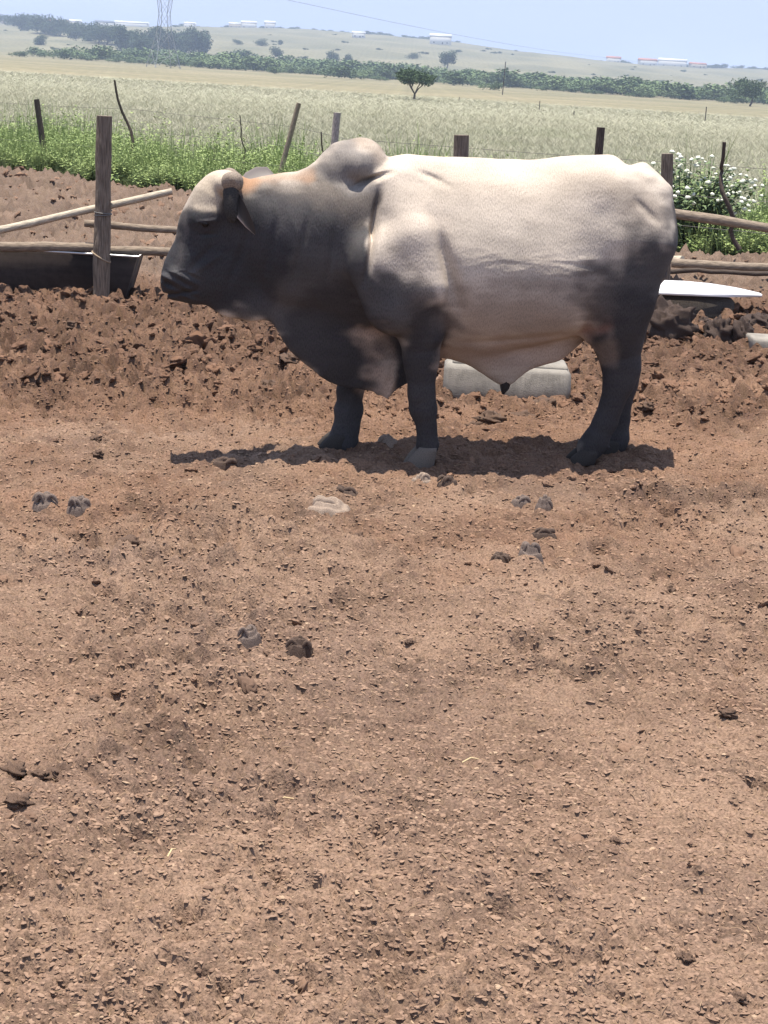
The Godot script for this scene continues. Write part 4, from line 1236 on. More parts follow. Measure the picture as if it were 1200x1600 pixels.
func prepare_prims() -> void:
	var n := BULL_PRIMS.size() / 10
	for i in n:
		var q := BULL_PRIMS.slice(i * 10, i * 10 + 10)
		var s: float = q[8]
		var bx: float = q[4] - q[0]
		var by: float = q[5] - q[1]
		var bz: float = (q[6] - q[2]) / s
		prim.append_array([q[0], q[1], q[2], q[3], bx, by, bz, q[7] - q[3], 1.0 / maxf(bx * bx + by * by + bz * bz, 1e-9), 1.0 / s, minf(1.0, s), q[9], 0.0])

func prim_d(o: int, x: float, y: float, z: float) -> float:
	var px := x - prim[o]
	var py := y - prim[o + 1]
	var pz := (z - prim[o + 2]) * prim[o + 9]
	var h := clampf((px * prim[o + 4] + py * prim[o + 5] + pz * prim[o + 6]) * prim[o + 8], 0.0, 1.0)
	px -= h * prim[o + 4]
	py -= h * prim[o + 5]
	pz -= h * prim[o + 6]
	return (sqrt(px * px + py * py + pz * pz) - prim[o + 3] - h * prim[o + 7]) * prim[o + 10]

func field(ids: PackedInt32Array, x: float, y: float, z: float) -> float:
	var f := 9.0
	for o in ids:
		var px := x - prim[o]
		var py := y - prim[o + 1]
		var pz := (z - prim[o + 2]) * prim[o + 9]
		var h := clampf((px * prim[o + 4] + py * prim[o + 5] + pz * prim[o + 6]) * prim[o + 8], 0.0, 1.0)
		px -= h * prim[o + 4]
		py -= h * prim[o + 5]
		pz -= h * prim[o + 6]
		var d := (sqrt(px * px + py * py + pz * pz) - prim[o + 3] - h * prim[o + 7]) * prim[o + 10]
		var k := prim[o + 11]
		var e := k - absf(f - d)
		f = minf(f, d)
		if e > 0.0: f -= e * e / k * 0.25
	return f

func near_prims(ids: PackedInt32Array, c: Vector3, r: float) -> Array:   # [active, prims that matter in the block]
	var f := field(ids, c.x, c.y, c.z)
	if absf(f) > r + 0.012: return [false, ids]
	var out := PackedInt32Array()
	for o in ids:
		if prim_d(o, c.x, c.y, c.z) - r <= f + r + prim[o + 11] + 0.02: out.append(o)
	return [true, out]

func groove(x: float, y: float, a: float, b: float, c: float, d: float, width: float) -> float:   # a furrow that runs out at both ends
	var bx := c - a
	var by := d - b
	var h := clampf(((x - a) * bx + (y - b) * by) / (bx * bx + by * by), 0.0, 1.0)
	var e := Vector2(x - a - h * bx, y - b - h * by).length() / width
	return exp(-e * e) * sin(PI * h)

func wrinkle(x: float, y: float, z: float) -> float:   # skin folds: shallow relief on neck, dewlap, flank and belly
	var w := 0.0
	# upright folds of the dewlap and brisket
	var dl := (1.0 - sm(0.34, 0.62, y)) * (1.0 - sm(-0.05, 0.08, x)) * sm(-0.62, -0.4, x)
	w += dl * 0.016 * noise_ridge.get_noise_2d((x - 0.25 * y) * 30.0, y * 7.0 + 20.0) * sm(0.0, 0.03, absf(z))
	# creases running down the neck side
	var nk := sm(-0.85, -0.7, x) * (1.0 - sm(-0.42, -0.3, x)) * sm(0.62, 0.8, y)
	w += nk * 0.004 * noise_ridge.get_noise_2d((x + 0.4 * y) * 38.0, y * 9.0)
	# short level creases along the ribs
	var rb := sm(0.1, 0.25, x) * (1.0 - sm(0.7, 0.85, x)) * exp(-pow((y - 0.99) / 0.06, 2))
	w += rb * 0.0045 * noise_ridge.get_noise_2d(x * 18.0, y * 100.0)
	# soft unevenness of muscle everywhere
	w += 0.007 * noise_b.get_noise_3d(x * 35.0, y * 35.0, z * 35.0) + 0.0012 * noise_a.get_noise_3d(x * 140.0, y * 140.0, z * 140.0)
	# crease under the back of the hump
	w -= 0.022 * groove(x, y, -0.163, 1.364, -0.386, 1.260, 0.013) * sm(0.02, 0.06, absf(z))
	# lips and nostrils
	if x < -0.95 and y < 0.86:
		var lip := cap2(x, y, -1.175, 0.740, 0.0, -1.046, 0.766, 0.0)
		w -= 0.014 * exp(-pow(lip / 0.009, 2))
		var nos := Vector3(x, y, absf(z)).distance_to(Vector3(-1.173, 0.795, 0.062))
		w -= 0.03 * exp(-pow(nos / 0.016, 2))
		w += 0.006 * sin(140.0 * (y + 0.5 * x)) * sm(0.03, 0.06, absf(z)) * (1.0 - sm(-1.08, -1.0, x))
	# jaw line, cheek and the hollows round the eye
	w -= 0.012 * groove(x, y, -0.800, 1.106, -0.905, 0.764, 0.016) * sm(0.03, 0.07, absf(z))
	w -= 0.008 * groove(x, y, -0.948, 1.006, -1.090, 0.847, 0.014) * sm(0.03, 0.07, absf(z))
	w += 0.008 * groove(x, y, -0.917, 0.955, -1.055, 0.849, 0.014) * sm(0.03, 0.07, absf(z))
	w += 0.009 * groove(x, y, -1.062, 1.082, -0.946, 1.099, 0.008) * sm(0.05, 0.08, absf(z))
	w -= 0.008 * groove(x, y, -1.048, 1.024, -0.944, 1.035, 0.008) * sm(0.05, 0.08, absf(z))
	# groove where the neck meets the shoulder
	w -= 0.030 * groove(x, y, -0.226, 1.332, -0.300, 0.834, 0.015) * sm(0.06, 0.12, absf(z))
	w -= 0.012 * groove(x, y, -0.690, 1.141, -0.736, 0.845, 0.018) * sm(0.06, 0.12, absf(z))
	w -= 0.010 * groove(x, y, -0.544, 1.177, -0.615, 0.791, 0.016) * sm(0.06, 0.12, absf(z))
	w -= 0.008 * groove(x, y, -0.424, 1.153, -0.452, 0.828, 0.016) * sm(0.06, 0.12, absf(z))
	w -= 0.010 * groove(x, y, -0.080, 1.369, 0.105, 1.297, 0.016) * sm(0.06, 0.12, absf(z))
	w -= 0.012 * groove(x, y, 0.911, 1.308, 1.064, 1.181, 0.02) * sm(0.06, 0.12, absf(z))
	# hollow behind the shoulder
	w -= 0.024 * groove(x, y, -0.026, 1.232, 0.185, 0.674, 0.032) * sm(0.1, 0.2, absf(z))
	# the fold of skin above the sheath
	w -= 0.008 * groove(x, y, 0.123, 0.586, 0.815, 0.675, 0.02)
	return w

func cap2(x: float, y: float, a: float, b: float, r0: float, c: float, d: float, r1: float) -> float:
	var bx := c - a
	var by := d - b
	var h := clampf(((x - a) * bx + (y - b) * by) / maxf(bx * bx + by * by, 1e-6), 0.0, 1.0)
	return Vector2(x - a - h * bx, y - b - h * by).length() - r0 - (r1 - r0) * h

const COAT := [
	[-0.279, 0.954, 0.320, -0.742, 0.977, 0.290, 0.05, Color(0.098, 0.092, 0.091), 1],
	[-0.553, 0.734, 0.214, -0.333, 0.562, 0.229, 0.05, Color(0.098, 0.092, 0.091), 1],
	[-0.695, 1.268, 0.037, -0.311, 1.246, 0.110, 0.055, Color(0.17, 0.145, 0.125), 0.85],
	[-0.827, 1.281, 0.018, -0.550, 1.307, 0.021, 0.03, Color(0.42, 0.27, 0.18), 0.75],
	[-0.362, 1.365, 0.122, -0.281, 1.358, 0.104, 0.04, Color(0.25, 0.225, 0.205), 0.95],
	[-0.347, 1.484, 0.024, -0.233, 1.436, 0.027, 0.03, Color(0.40, 0.31, 0.235), 0.6],
	[-0.138, 1.255, 0.110, -0.175, 0.974, 0.110, 0.018, Color(0.585, 0.50, 0.415), 1],
	[-0.075, 1.287, 0.137, 0.006, 0.967, 0.122, 0.05, Color(0.585, 0.50, 0.415), 1],
	[-0.182, 0.875, 0.079, -0.080, 0.648, 0.183, 0.1, Color(0.098, 0.092, 0.091), 0.95],
	[-0.133, 1.020, 0.049, -0.016, 0.847, 0.076, 0.09, Color(0.15, 0.125, 0.11), 0.5],
	[-0.212, 0.567, 0.092, -0.318, -0.010, 0.146, 0.045, Color(0.060, 0.056, 0.057), 1],
	[-0.395, 0.590, 0.229, -0.327, 0.440, 0.152, 0.05, Color(0.060, 0.056, 0.057), 0.9],
	[-0.220, 0.597, 0.031, -0.126, 0.355, 0.073, 0.075, Color(0.55, 0.42, 0.33), 0.95],
	[-0.041, 1.128, 0.110, 0.081, 0.851, 0.061, 0.03, Color(0.585, 0.50, 0.415), 1],
	[-0.000, 0.691, 0.104, 0.070, -0.014, 0.140, 0.03, Color(0.060, 0.056, 0.057), 1],
	[0.018, 0.606, 0.073, 0.077, -0.013, 0.122, 0.02, Color(0.060, 0.056, 0.057), 1],
	[0.830, 0.853, 0.137, 1.069, 0.970, 0.207, 0.11, Color(0.098, 0.092, 0.091), 1],
	[1.137, 1.079, 0.061, 1.076, 0.741, 0.137, 0.07, Color(0.098, 0.092, 0.091), 1],
	[1.172, 1.276, 0.049, 1.244, 0.810, 0.092, 0.06, Color(0.098, 0.092, 0.091), 0.95],
	[0.979, 0.706, 0.189, 1.004, 0.015, 0.244, 0.05, Color(0.060, 0.056, 0.057), 1],
	[0.235, 0.743, 0.159, 0.633, 0.790, 0.159, 0.11, Color(0.21, 0.17, 0.145), 0.5],  # browner patch along the lower flank
	[0.158, 0.535, 0.067, 0.717, 0.548, 0.098, 0.05, Color(0.50, 0.40, 0.33), 0.75],
	[0.784, 0.674, 0.031, 0.835, 0.701, 0.024, 0.04, Color(0.30, 0.16, 0.12), 0.6],
	[0.876, 0.665, 0.018, 0.910, 0.533, 0.027, 0.035, Color(0.30, 0.24, 0.20), 0.55],
	[0.988, 1.312, 0.067, 1.059, 1.226, 0.049, 0.06, Color(0.27, 0.225, 0.19), 0.55],
	[0.801, 1.332, 0.037, 0.896, 1.307, 0.043, 0.06, Color(0.36, 0.29, 0.23), 0.5],
	[-0.916, 0.925, 0.281, -1.103, 0.799, 0.183, 0.035, Color(0.058, 0.056, 0.060), 1],
	[-0.924, 1.308, 0.061, -1.030, 1.176, 0.055, 0.018, Color(0.50, 0.42, 0.33), 1],
	[-0.956, 1.229, 0.061, -0.947, 1.142, 0.031, 0.018, Color(0.48, 0.40, 0.31), 0.9],
	[-1.038, 1.060, 0.079, -0.967, 1.046, 0.098, 0.018, Color(0.052, 0.050, 0.053), 1],
	[-0.901, 1.165, 0.037, -0.887, 1.087, 0.043, 0.02, Color(0.060, 0.056, 0.057), 0.9],
	[-0.865, 1.288, 0.040, -0.818, 1.267, 0.037, 0.03, Color(0.42, 0.24, 0.14), 0.85],
	[-1.094, 1.098, 0.009, -1.134, 0.880, 0.012, 0.016, Color(0.13, 0.115, 0.11), 0.8],
	[-1.137, 0.857, 0.031, -1.060, 0.848, 0.027, 0.03, Color(0.105, 0.10, 0.10), 0.75],  # grey sheen on top of the muzzle, painted into the coat
	[-0.804, 0.675, 0.049, -0.775, 0.695, 0.055, 0.05, Color(0.085, 0.078, 0.078), 0.85]
]

func coat(p: Vector3) -> Color:   # the hide: fawn back, charcoal head, neck, shoulder and quarters, browner along the lower flank
	var nx := 0.030 * noise_b.get_noise_3d(p.x * 70.0, p.y * 70.0, p.z * 70.0) + 0.018 * noise_a.get_noise_3d(p.x * 130.0, p.y * 130.0, p.z * 130.0)
	var x := p.x + nx
	var y := p.y + 0.03 * noise_b.get_noise_3d(p.x * 60.0 + 300.0, p.y * 60.0, p.z * 60.0)
	var hair := noise_a.get_noise_3d(p.x * 90.0, p.y * 420.0, p.z * 90.0)
	var c := Color(0.60, 0.52, 0.435).lerp(Color(0.53, 0.45, 0.37), 0.5 + 0.9 * noise_b.get_noise_3d(p.x * 35.0, p.y * 35.0, p.z * 35.0))
	var patch := 0.9 * noise_a.get_noise_3d(p.x * 110.0, p.y * 150.0, p.z * 110.0) + 0.9 * noise_b.get_noise_3d(p.x * 60.0 + 9.0, p.y * 90.0, p.z * 60.0)
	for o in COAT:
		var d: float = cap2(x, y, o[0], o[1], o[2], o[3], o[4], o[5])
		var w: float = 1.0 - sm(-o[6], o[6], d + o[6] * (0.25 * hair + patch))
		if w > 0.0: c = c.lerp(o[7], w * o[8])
	return c * (1.0 + 0.10 * hair + 0.22 * noise_a.get_noise_3d(p.x * 50.0 + 40.0, p.y * 85.0, p.z * 50.0)) * Color(1, 1, 1, 1)

func build_bull() -> void:
	var t0 := Time.get_ticks_msec()
	prepare_prims()
	var cell := 0.008
	var lo := Vector3(-1.36, -0.06, -0.48)
	var nb := Vector3i(17, 11, 6)          # big blocks of 20 cells
	var N := Vector3i(nb.x * 20 + 1, nb.y * 20 + 1, nb.z * 20 + 1)
	var val := PackedFloat32Array()
	val.resize(N.x * N.y * N.z)
	val.fill(7.0)
	var sy := N.x
	var sz := N.x * N.y
	var all := PackedInt32Array()
	for i in prim.size() / PS: all.append(i * PS)
	var blocks := []
	var rbig := cell * 10.0 * sqrt(3.0)
	var rsm := cell * 2.5 * sqrt(3.0)
	for bz in nb.z:
		for by in nb.y:
			for bx in nb.x:
				var c := lo + Vector3(bx * 20 + 10, by * 20 + 10, bz * 20 + 10) * cell
				var a := near_prims(all, c, rbig)
				if not a[0]: continue
				for k in 64:
					var s := Vector3i(bx * 20 + (k & 3) * 5, by * 20 + ((k >> 2) & 3) * 5, bz * 20 + (k >> 4) * 5)
					var q := near_prims(a[1], lo + (Vector3(s) + Vector3(2.5, 2.5, 2.5)) * cell, rsm)
					if q[0]: blocks.append([s, q[1]])
	for b in blocks:
		var s: Vector3i = b[0]
		var ids: PackedInt32Array = b[1]
		for k in 6:
			for j in 6:
				var at := s.x + (s.y + j) * sy + (s.z + k) * sz
				var y := lo.y + (s.y + j) * cell
				var z := lo.z + (s.z + k) * cell
				for i in 6:
					if val[at + i] == 7.0:
						var x := lo.x + (s.x + i) * cell
						val[at + i] = field(ids, x, y, z) - wrinkle(x, y, z)
	print("bull field ", Time.get_ticks_msec() - t0)
	var vid := PackedInt32Array()
	vid.resize(val.size())
	vid.fill(-1)
	var v := PackedVector3Array()
	var nor := PackedVector3Array()
	var cells := PackedInt32Array()
	var off := [0, 1, sy, sy + 1, sz, sz + 1, sz + sy, sz + sy + 1]
	var edges := [[0, 1], [2, 3], [4, 5], [6, 7], [0, 2], [1, 3], [4, 6], [5, 7], [0, 4], [1, 5], [2, 6], [3, 7]]
	for b in blocks:
		var s: Vector3i = b[0]
		for k in 5:
			for j in 5:
				for i in 5:
					var at := s.x + i + (s.y + j) * sy + (s.z + k) * sz
					var ins := 0
					for q in 8:
						if val[at + off[q]] < 0.0: ins += 1
					if ins == 0 or ins == 8: continue
					var sum := Vector3.ZERO
					var n := 0
					for e in edges:
						var fa := val[at + off[e[0]]]
						var fb := val[at + off[e[1]]]
						if (fa < 0.0) != (fb < 0.0):
							var t := fa / (fa - fb)
							var pa := Vector3(e[0] & 1, (e[0] >> 1) & 1, e[0] >> 2)
							var pb := Vector3(e[1] & 1, (e[1] >> 1) & 1, e[1] >> 2)
							sum += pa.lerp(pb, t)
							n += 1
					var g := Vector3.ZERO
					for q in 8:
						var f := val[at + off[q]]
						g += Vector3(f if q & 1 else -f, f if q & 2 else -f, f if q & 4 else -f)
					vid[at] = v.size()
					cells.append(at)
					v.append(lo + (Vector3(s.x + i, s.y + j, s.z + k) + sum / n) * cell)
					nor.append(g.normalized())
	var idx := PackedInt32Array()
	var quad := func(a: int, b: int, c: int, d: int, flip: bool):
		if a < 0 or b < 0 or c < 0 or d < 0: return
		if flip: idx.append_array([a, c, b, a, d, c])
		else: idx.append_array([a, b, c, a, c, d])
	for at in cells:
		var f0 := val[at] < 0.0
		if f0 != (val[at + 1] < 0.0): quad.call(vid[at], vid[at - sy], vid[at - sy - sz], vid[at - sz], f0)
		if f0 != (val[at + sy] < 0.0): quad.call(vid[at], vid[at - sz], vid[at - sz - 1], vid[at - 1], f0)
		if f0 != (val[at + sz] < 0.0): quad.call(vid[at], vid[at - 1], vid[at - 1 - sy], vid[at - sy], f0)
	print("bull mesh ", v.size(), " ", idx.size() / 3, " ", Time.get_ticks_msec() - t0)
	var col := PackedColorArray()
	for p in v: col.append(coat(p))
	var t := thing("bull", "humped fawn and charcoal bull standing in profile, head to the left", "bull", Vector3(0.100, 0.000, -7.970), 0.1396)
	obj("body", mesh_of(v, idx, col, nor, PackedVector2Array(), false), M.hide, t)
	print("bull coat ", Time.get_ticks_msec() - t0)
	# eyes
	for s in [1.0, -1.0]:
		var e := obj("eye", blob_mesh(0.017, 0.0, 1.0, 1, 10, 16), M.eye, t)
		var ep := Vector3(-1.009, 1.078, 0.115)
		e.position = Vector3(ep.x, ep.y, ep.z * s - 0.010 * s)
	# horns: a pale skin collar and a dark loose horn hanging down from it
	for s in [1.0, -1.0]:
		var k := Vector3(1, 1, s)
		var collar := obj("horn_base", tube([Vector3(-0.907, 1.245, 0.075) * k, Vector3(-0.901, 1.268, 0.115) * k, Vector3(-0.896, 1.274, 0.150) * k, Vector3(-0.894, 1.272, 0.166) * k, Vector3(-0.894, 1.270, 0.172) * k], [0.052, 0.051, 0.046, 0.034, 0.014], 16, 0.2, 14.0), M.horn, t)
		collar.set_meta("label", "pale rounded skin collar at the root of the horn")
		var h := obj("horn", tube([Vector3(-0.901, 1.255, 0.125) * k, Vector3(-0.900, 1.214, 0.142) * k, Vector3(-0.898, 1.158, 0.152) * k, Vector3(-0.891, 1.113, 0.152) * k, Vector3(-0.887, 1.093, 0.150) * k], [0.036, 0.035, 0.032, 0.026, 0.010], 14, 0.12, 14.0), M.dark_horn, t)
		h.set_meta("label", "short dark blunt horn hanging down")
	# ears: drooping leaves with a fold
	ear(t, [Vector3(-0.879, 1.213, 0.120), Vector3(-0.861, 1.174, 0.150), Vector3(-0.840, 1.133, 0.165), Vector3(-0.813, 1.092, 0.170), Vector3(-0.785, 1.048, 0.165)], [0.020, 0.030, 0.030, 0.021, 0.004], Vector3(-0.45, 0.2, 0.87), Color(0.06, 0.052, 0.048), "drooping near ear with pale lower edge")
	ear(t, [Vector3(-0.840, 1.236, -0.130), Vector3(-0.796, 1.266, -0.200), Vector3(-0.746, 1.285, -0.260), Vector3(-0.708, 1.291, -0.300), Vector3(-0.675, 1.276, -0.320)], [0.022, 0.036, 0.040, 0.030, 0.005], Vector3(0.0, 0.75, 0.65), Color(0.22, 0.195, 0.18), "grey far ear showing above the neck")
	# hooves, two claws each
	for f in [[Vector3(0.061, 0.104, 0.200), 0.20], [Vector3(-0.317, 0.023, -0.150), -0.15], [Vector3(0.852, 0.097, 0.130), 0.13], [Vector3(1.048, 0.052, -0.170), -0.17]]:
		hoof(t, f[0], "hoof_dusty" if f[1] == 0.20 else "hoof")
	# hair at the tip of the sheath
	obj("sheath_tuft", tube([Vector3(0.445, 0.463, 0.000), Vector3(0.450, 0.401, 0.000), Vector3(0.444, 0.357, 0.000), Vector3(0.440, 0.326, 0.000)], [0.03, 0.034, 0.024, 0.006], 9, 0.4, 30.0), M.dark_hair, t)
	# tail switch
	obj("tail_switch", tube([Vector3(1.095, 0.804, 0.000), Vector3(1.074, 0.692, -0.020), Vector3(1.051, 0.565, -0.030), Vector3(1.053, 0.487, -0.030)], [0.014, 0.030, 0.026, 0.006], 10, 0.35, 25.0), M.dark_hair, t)

func ear(t: Node3D, line: Array, half: Array, face: Vector3, tone: Color, label: String) -> void:
	var v := PackedVector3Array()
	var col := PackedColorArray()
	var idx := PackedInt32Array()
	var n := line.size()
	var m := 9
	for i in n:
		var d: Vector3 = (line[mini(i + 1, n - 1)] - line[maxi(i - 1, 0)]).normalized()
		var side := d.cross(face).normalized()
		var up := side.cross(d).normalized()
		for k in 2 * m:
			var front := k < m
			var u := (2.0 * k / (m - 1) - 1.0) if front else (1.0 - 2.0 * (k - m) / (m - 1))
			var q: Vector3 = line[i] + side * u * half[i] + up * (u * u * half[i] * 0.45 + (0.004 if front else -0.004) * (1.0 - 0.7 * u * u))
			v.append(q)
			var edge := sm(0.7, 0.9, u)
			var c := tone.lerp(Color(0.50, 0.40, 0.34), edge)
			if front: c = c.lerp(tone * 0.75, 0.6 * (1.0 - absf(u)))
			col.append(c)
	for i in n - 1:
		for k in 2 * m:
			var k2 := (k + 1) % (2 * m)
			var a := i * 2 * m + k
			var b := i * 2 * m + k2
			idx.append_array([a, b, a + 2 * m, b, b + 2 * m, a + 2 * m])
	obj("ear", mesh_of(v, idx, col, smooth_normals(v, idx)), M.ear, t).set_meta("label", label)

func hoof(t: Node3D, at: Vector3, m: String) -> void:
	var w := t.transform * at
	var ground := surface(w.x, w.z)
	var top := at.y
	var bot := ground - 0.012
	for s in [-1.0, 1.0]:
		var v := PackedVector3Array()
		var idx := PackedInt32Array()
		var sides := 16
		# rings from sole to coronet: [height share, length, width, forward shift]
		for q in [[0.0, 0.066, 0.036, -0.036], [0.12, 0.070, 0.039, -0.036], [0.5, 0.062, 0.037, -0.024], [0.8, 0.052, 0.034, -0.012], [1.0, 0.043, 0.028, -0.004]]:
			for i in sides:
				var a := TAU * i / sides
				var l: float = q[1] * (1.0 if cos(a) > 0 else 1.12 - 0.12 * absf(sin(a)))
				v.append(Vector3(at.x + q[3] + cos(a) * l * 0.92, lerpf(bot, maxf(top, ground + 0.06), q[0]), at.z + s * 0.034 + sin(a) * q[2] * (0.9 if cos(a) < 0 else 1.0)))
		for j in 4:
			for i in sides:
				var i2 := (i + 1) % sides
				var a := j * sides + i
				var b := j * sides + i2
				idx.append_array([a, a + sides, b, b, a + sides, b + sides])
		var c := v.size()
		v.append(Vector3(at.x, maxf(top, ground + 0.06) + 0.006, at.z + s * 0.034))
		for i in sides: idx.append_array([4 * sides + i, c, 4 * sides + (i + 1) % sides])
		obj("hoof", mesh_of(v, idx, PackedColorArray(), smooth_normals(v, idx)), M[m], t)

# ------------------------------------------------------------------ materials
func textured(c: Color, rough: float, tex: Texture2D, scale: Vector3, world := true, bump: Texture2D = null, bump_scale := 1.0) -> StandardMaterial3D:
	var m := mat(c, rough)
	m.albedo_texture = tex
	m.uv1_triplanar = true
	m.uv1_world_triplanar = world
	m.uv1_scale = scale
	if bump != null:
		m.normal_enabled = true
		m.normal_texture = bump
		m.normal_scale = bump_scale
	return m

func wood(c: Color, along: float) -> StandardMaterial3D:   # grain runs along the log
	var m := mat(c, 0.88)
	m.albedo_texture = M.t_grain
	m.uv1_scale = Vector3(2.0, along, 1.0)
	m.normal_enabled = true
	m.normal_texture = M.t_grain_n
	m.normal_scale = 0.8
	return m

func make_materials() -> void:
	noise_a.seed = 5
	noise_a.frequency = 0.05
	noise_a.noise_type = FastNoiseLite.TYPE_SIMPLEX_SMOOTH
	noise_a.fractal_octaves = 2
	noise_b.seed = 9
	noise_b.frequency = 0.06
	noise_b.noise_type = FastNoiseLite.TYPE_SIMPLEX_SMOOTH
	noise_b.fractal_octaves = 3
	noise_cell.seed = 3
	noise_cell.frequency = 0.32
	noise_cell.noise_type = FastNoiseLite.TYPE_CELLULAR
	noise_cell.cellular_return_type = FastNoiseLite.RETURN_DISTANCE2_SUB
	noise_cell.fractal_type = FastNoiseLite.FRACTAL_NONE
	noise_plate.seed = 15
	noise_plate.frequency = 1.0
	noise_plate.noise_type = FastNoiseLite.TYPE_CELLULAR
	noise_plate.cellular_return_type = FastNoiseLite.RETURN_CELL_VALUE
	noise_plate.fractal_type = FastNoiseLite.FRACTAL_NONE
	noise_ridge.seed = 7
	noise_ridge.frequency = 0.09
	noise_ridge.noise_type = FastNoiseLite.TYPE_SIMPLEX_SMOOTH
	noise_ridge.fractal_type = FastNoiseLite.FRACTAL_RIDGED
	noise_ridge.fractal_octaves = 3
	M.t_speck = noise_tex(0.06, 4, 0.55, 1.25, 512)
	M.t_soft = noise_tex(0.012, 4, 0.7, 1.15, 512, FastNoiseLite.TYPE_SIMPLEX_SMOOTH, 4)
	M.t_grain = noise_tex(0.03, 5, 0.55, 1.2, 512, FastNoiseLite.TYPE_SIMPLEX_SMOOTH, 6)
	M.t_grain_n = bump_tex(0.04, 4, 6.0, 512)
	M.t_speck_n = bump_tex(0.07, 4, 8.0, 512, FastNoiseLite.TYPE_SIMPLEX_SMOOTH, 12)
	M.t_hair_n = bump_tex(0.09, 3, 2.2, 512, FastNoiseLite.TYPE_SIMPLEX_SMOOTH, 14)
	M.soil = textured(Color(1.1, 1.1, 1.09), 0.97, M.t_speck, Vector3(2.6, 2.6, 2.6), true, M.t_speck_n, 1.0)
	M.soil.vertex_color_use_as_albedo = true
	M.crumb = mat(Color(1.08, 1.08, 1.07), 0.97)
	M.crumb.vertex_color_use_as_albedo = true
	M.clod = textured(Color(0.150, 0.097, 0.07), 0.95, M.t_speck, Vector3(9, 9, 9), true, M.t_speck_n, 1.0)
	M.mud = textured(Color(0.085, 0.06, 0.05), 0.9, M.t_speck, Vector3(5, 5, 5), true, M.t_speck_n, 1.2)
	M.field = textured(Color(1, 1, 1), 1.0, M.t_soft, Vector3(0.05, 0.05, 0.05))
	M.field.vertex_color_use_as_albedo = true
	M.grass = mat(Color(1, 1, 1), 0.85)
	M.grass.vertex_color_use_as_albedo = true
	M.grass.backlight = Color(0.8, 0.8, 0.62)
	M.leaf = mat(Color(1, 1, 1), 0.7)
	M.leaf.vertex_color_use_as_albedo = true
	M.leaf.backlight = Color(0.4, 0.5, 0.2)
	M.bush_far = mat(Color(1, 1, 1), 0.9)
	M.bush_far.vertex_color_use_as_albedo = true
	M.weed_blue = mat(Color(0.15, 0.215, 0.12), 0.75)
	M.weed_green = mat(Color(0.18, 0.27, 0.085), 0.75)
	M.weed_green.backlight = Color(0.3, 0.4, 0.15)
	M.bush_leaf = mat(Color(0.135, 0.19, 0.09), 0.7)
	M.petal = mat(Color(0.72, 0.73, 0.62), 0.8)
	M.stem = mat(Color(0.10, 0.12, 0.05), 0.85)
	M.tree_a = mat(Color(0.070, 0.110, 0.048), 0.85)
	M.tree_b = mat(Color(0.070, 0.105, 0.058), 0.85)
	M.bark = mat(Color(0.12, 0.095, 0.07), 0.95)
	M.steel = mat(Color(0.33, 0.34, 0.35), 0.5, 0.4)
	M.wire = mat(Color(0.20, 0.19, 0.18), 0.55, 0.5)
	M.rope = mat(Color(0.30, 0.23, 0.16), 0.9)
	M.post_wood = wood(Color(0.25, 0.195, 0.15), 0.35)
	M.grey_wood = wood(Color(0.33, 0.262, 0.20), 0.6)
	M.pale_wood = wood(Color(0.66, 0.57, 0.44), 0.6)
	M.dark_wood = wood(Color(0.105, 0.08, 0.066), 0.6)
	M.white_wood = wood(Color(0.46, 0.41, 0.37), 0.8)
	M.straw = mat(Color(0.55, 0.42, 0.24), 0.8)
	M.brick = textured(Color(0.42, 0.27, 0.19), 0.95, M.t_speck, Vector3(8, 8, 8))
	M.concrete = textured(Color(0.30, 0.275, 0.24), 0.95, noise_tex(0.015, 4, 0.8, 1.12, 256), Vector3(2.5, 2.5, 2.5), true, M.t_speck_n, 0.35)
	M.dark_concrete = textured(Color(0.085, 0.072, 0.062), 0.92, M.t_speck, Vector3(2.5, 2.5, 2.5), true, M.t_speck_n, 0.7)
	M.trough = textured(Color(0.060, 0.046, 0.041), 0.8, M.t_soft, Vector3(2.2, 2.2, 2.2), true, M.t_speck_n, 0.3)
	M.galvanised = mat(Color(0.62, 0.63, 0.64), 0.35, 0.7)
	M.water = mat(Color(0.05, 0.05, 0.04), 0.05)
	M.white_sheet = textured(Color(0.82, 0.81, 0.80), 0.6, noise_tex(0.02, 3, 0.93, 1.03, 128), Vector3(2, 2, 2))
	M.white_wall = mat(Color(0.78, 0.77, 0.74), 0.85)
	M.cream_wall = mat(Color(0.62, 0.55, 0.44), 0.85)
	M.tin_roof = mat(Color(0.60, 0.61, 0.62), 0.5)
	M.red_roof = mat(Color(0.40, 0.17, 0.12), 0.8)
	M.blue_roof = mat(Color(0.15, 0.17, 0.21), 0.6)
	M.dark_glass = mat(Color(0.05, 0.055, 0.06), 0.2)
	M.dung_grey = textured(Color(0.215, 0.165, 0.14), 0.9, M.t_speck, Vector3(7, 7, 7), true, M.t_speck_n, 0.9)
	M.dung_pale = textured(Color(0.37, 0.285, 0.225), 0.9, M.t_speck, Vector3(7, 7, 7), true, M.t_speck_n, 0.8)
	M.dung_dark = textured(Color(0.13, 0.09, 0.07), 0.88, M.t_speck, Vector3(7, 7, 7), true, M.t_speck_n, 1.0)
	M.hide = textured(Color(1, 1, 1), 0.72, noise_tex(0.10, 3, 0.72, 1.2, 512, FastNoiseLite.TYPE_SIMPLEX_SMOOTH, 19), Vector3(3.0, 1.0, 3.0), false, M.t_hair_n, 0.4)
	M.hide.vertex_color_use_as_albedo = true
	M.hide.metallic_specular = 0.18
	M.ear = mat(Color(1, 1, 1), 0.75)
	M.ear.vertex_color_use_as_albedo = true
	M.eye = mat(Color(0.015, 0.012, 0.011), 0.3)
	M.horn = textured(Color(0.33, 0.265, 0.21), 0.65, M.t_grain, Vector3(6, 6, 6), false)
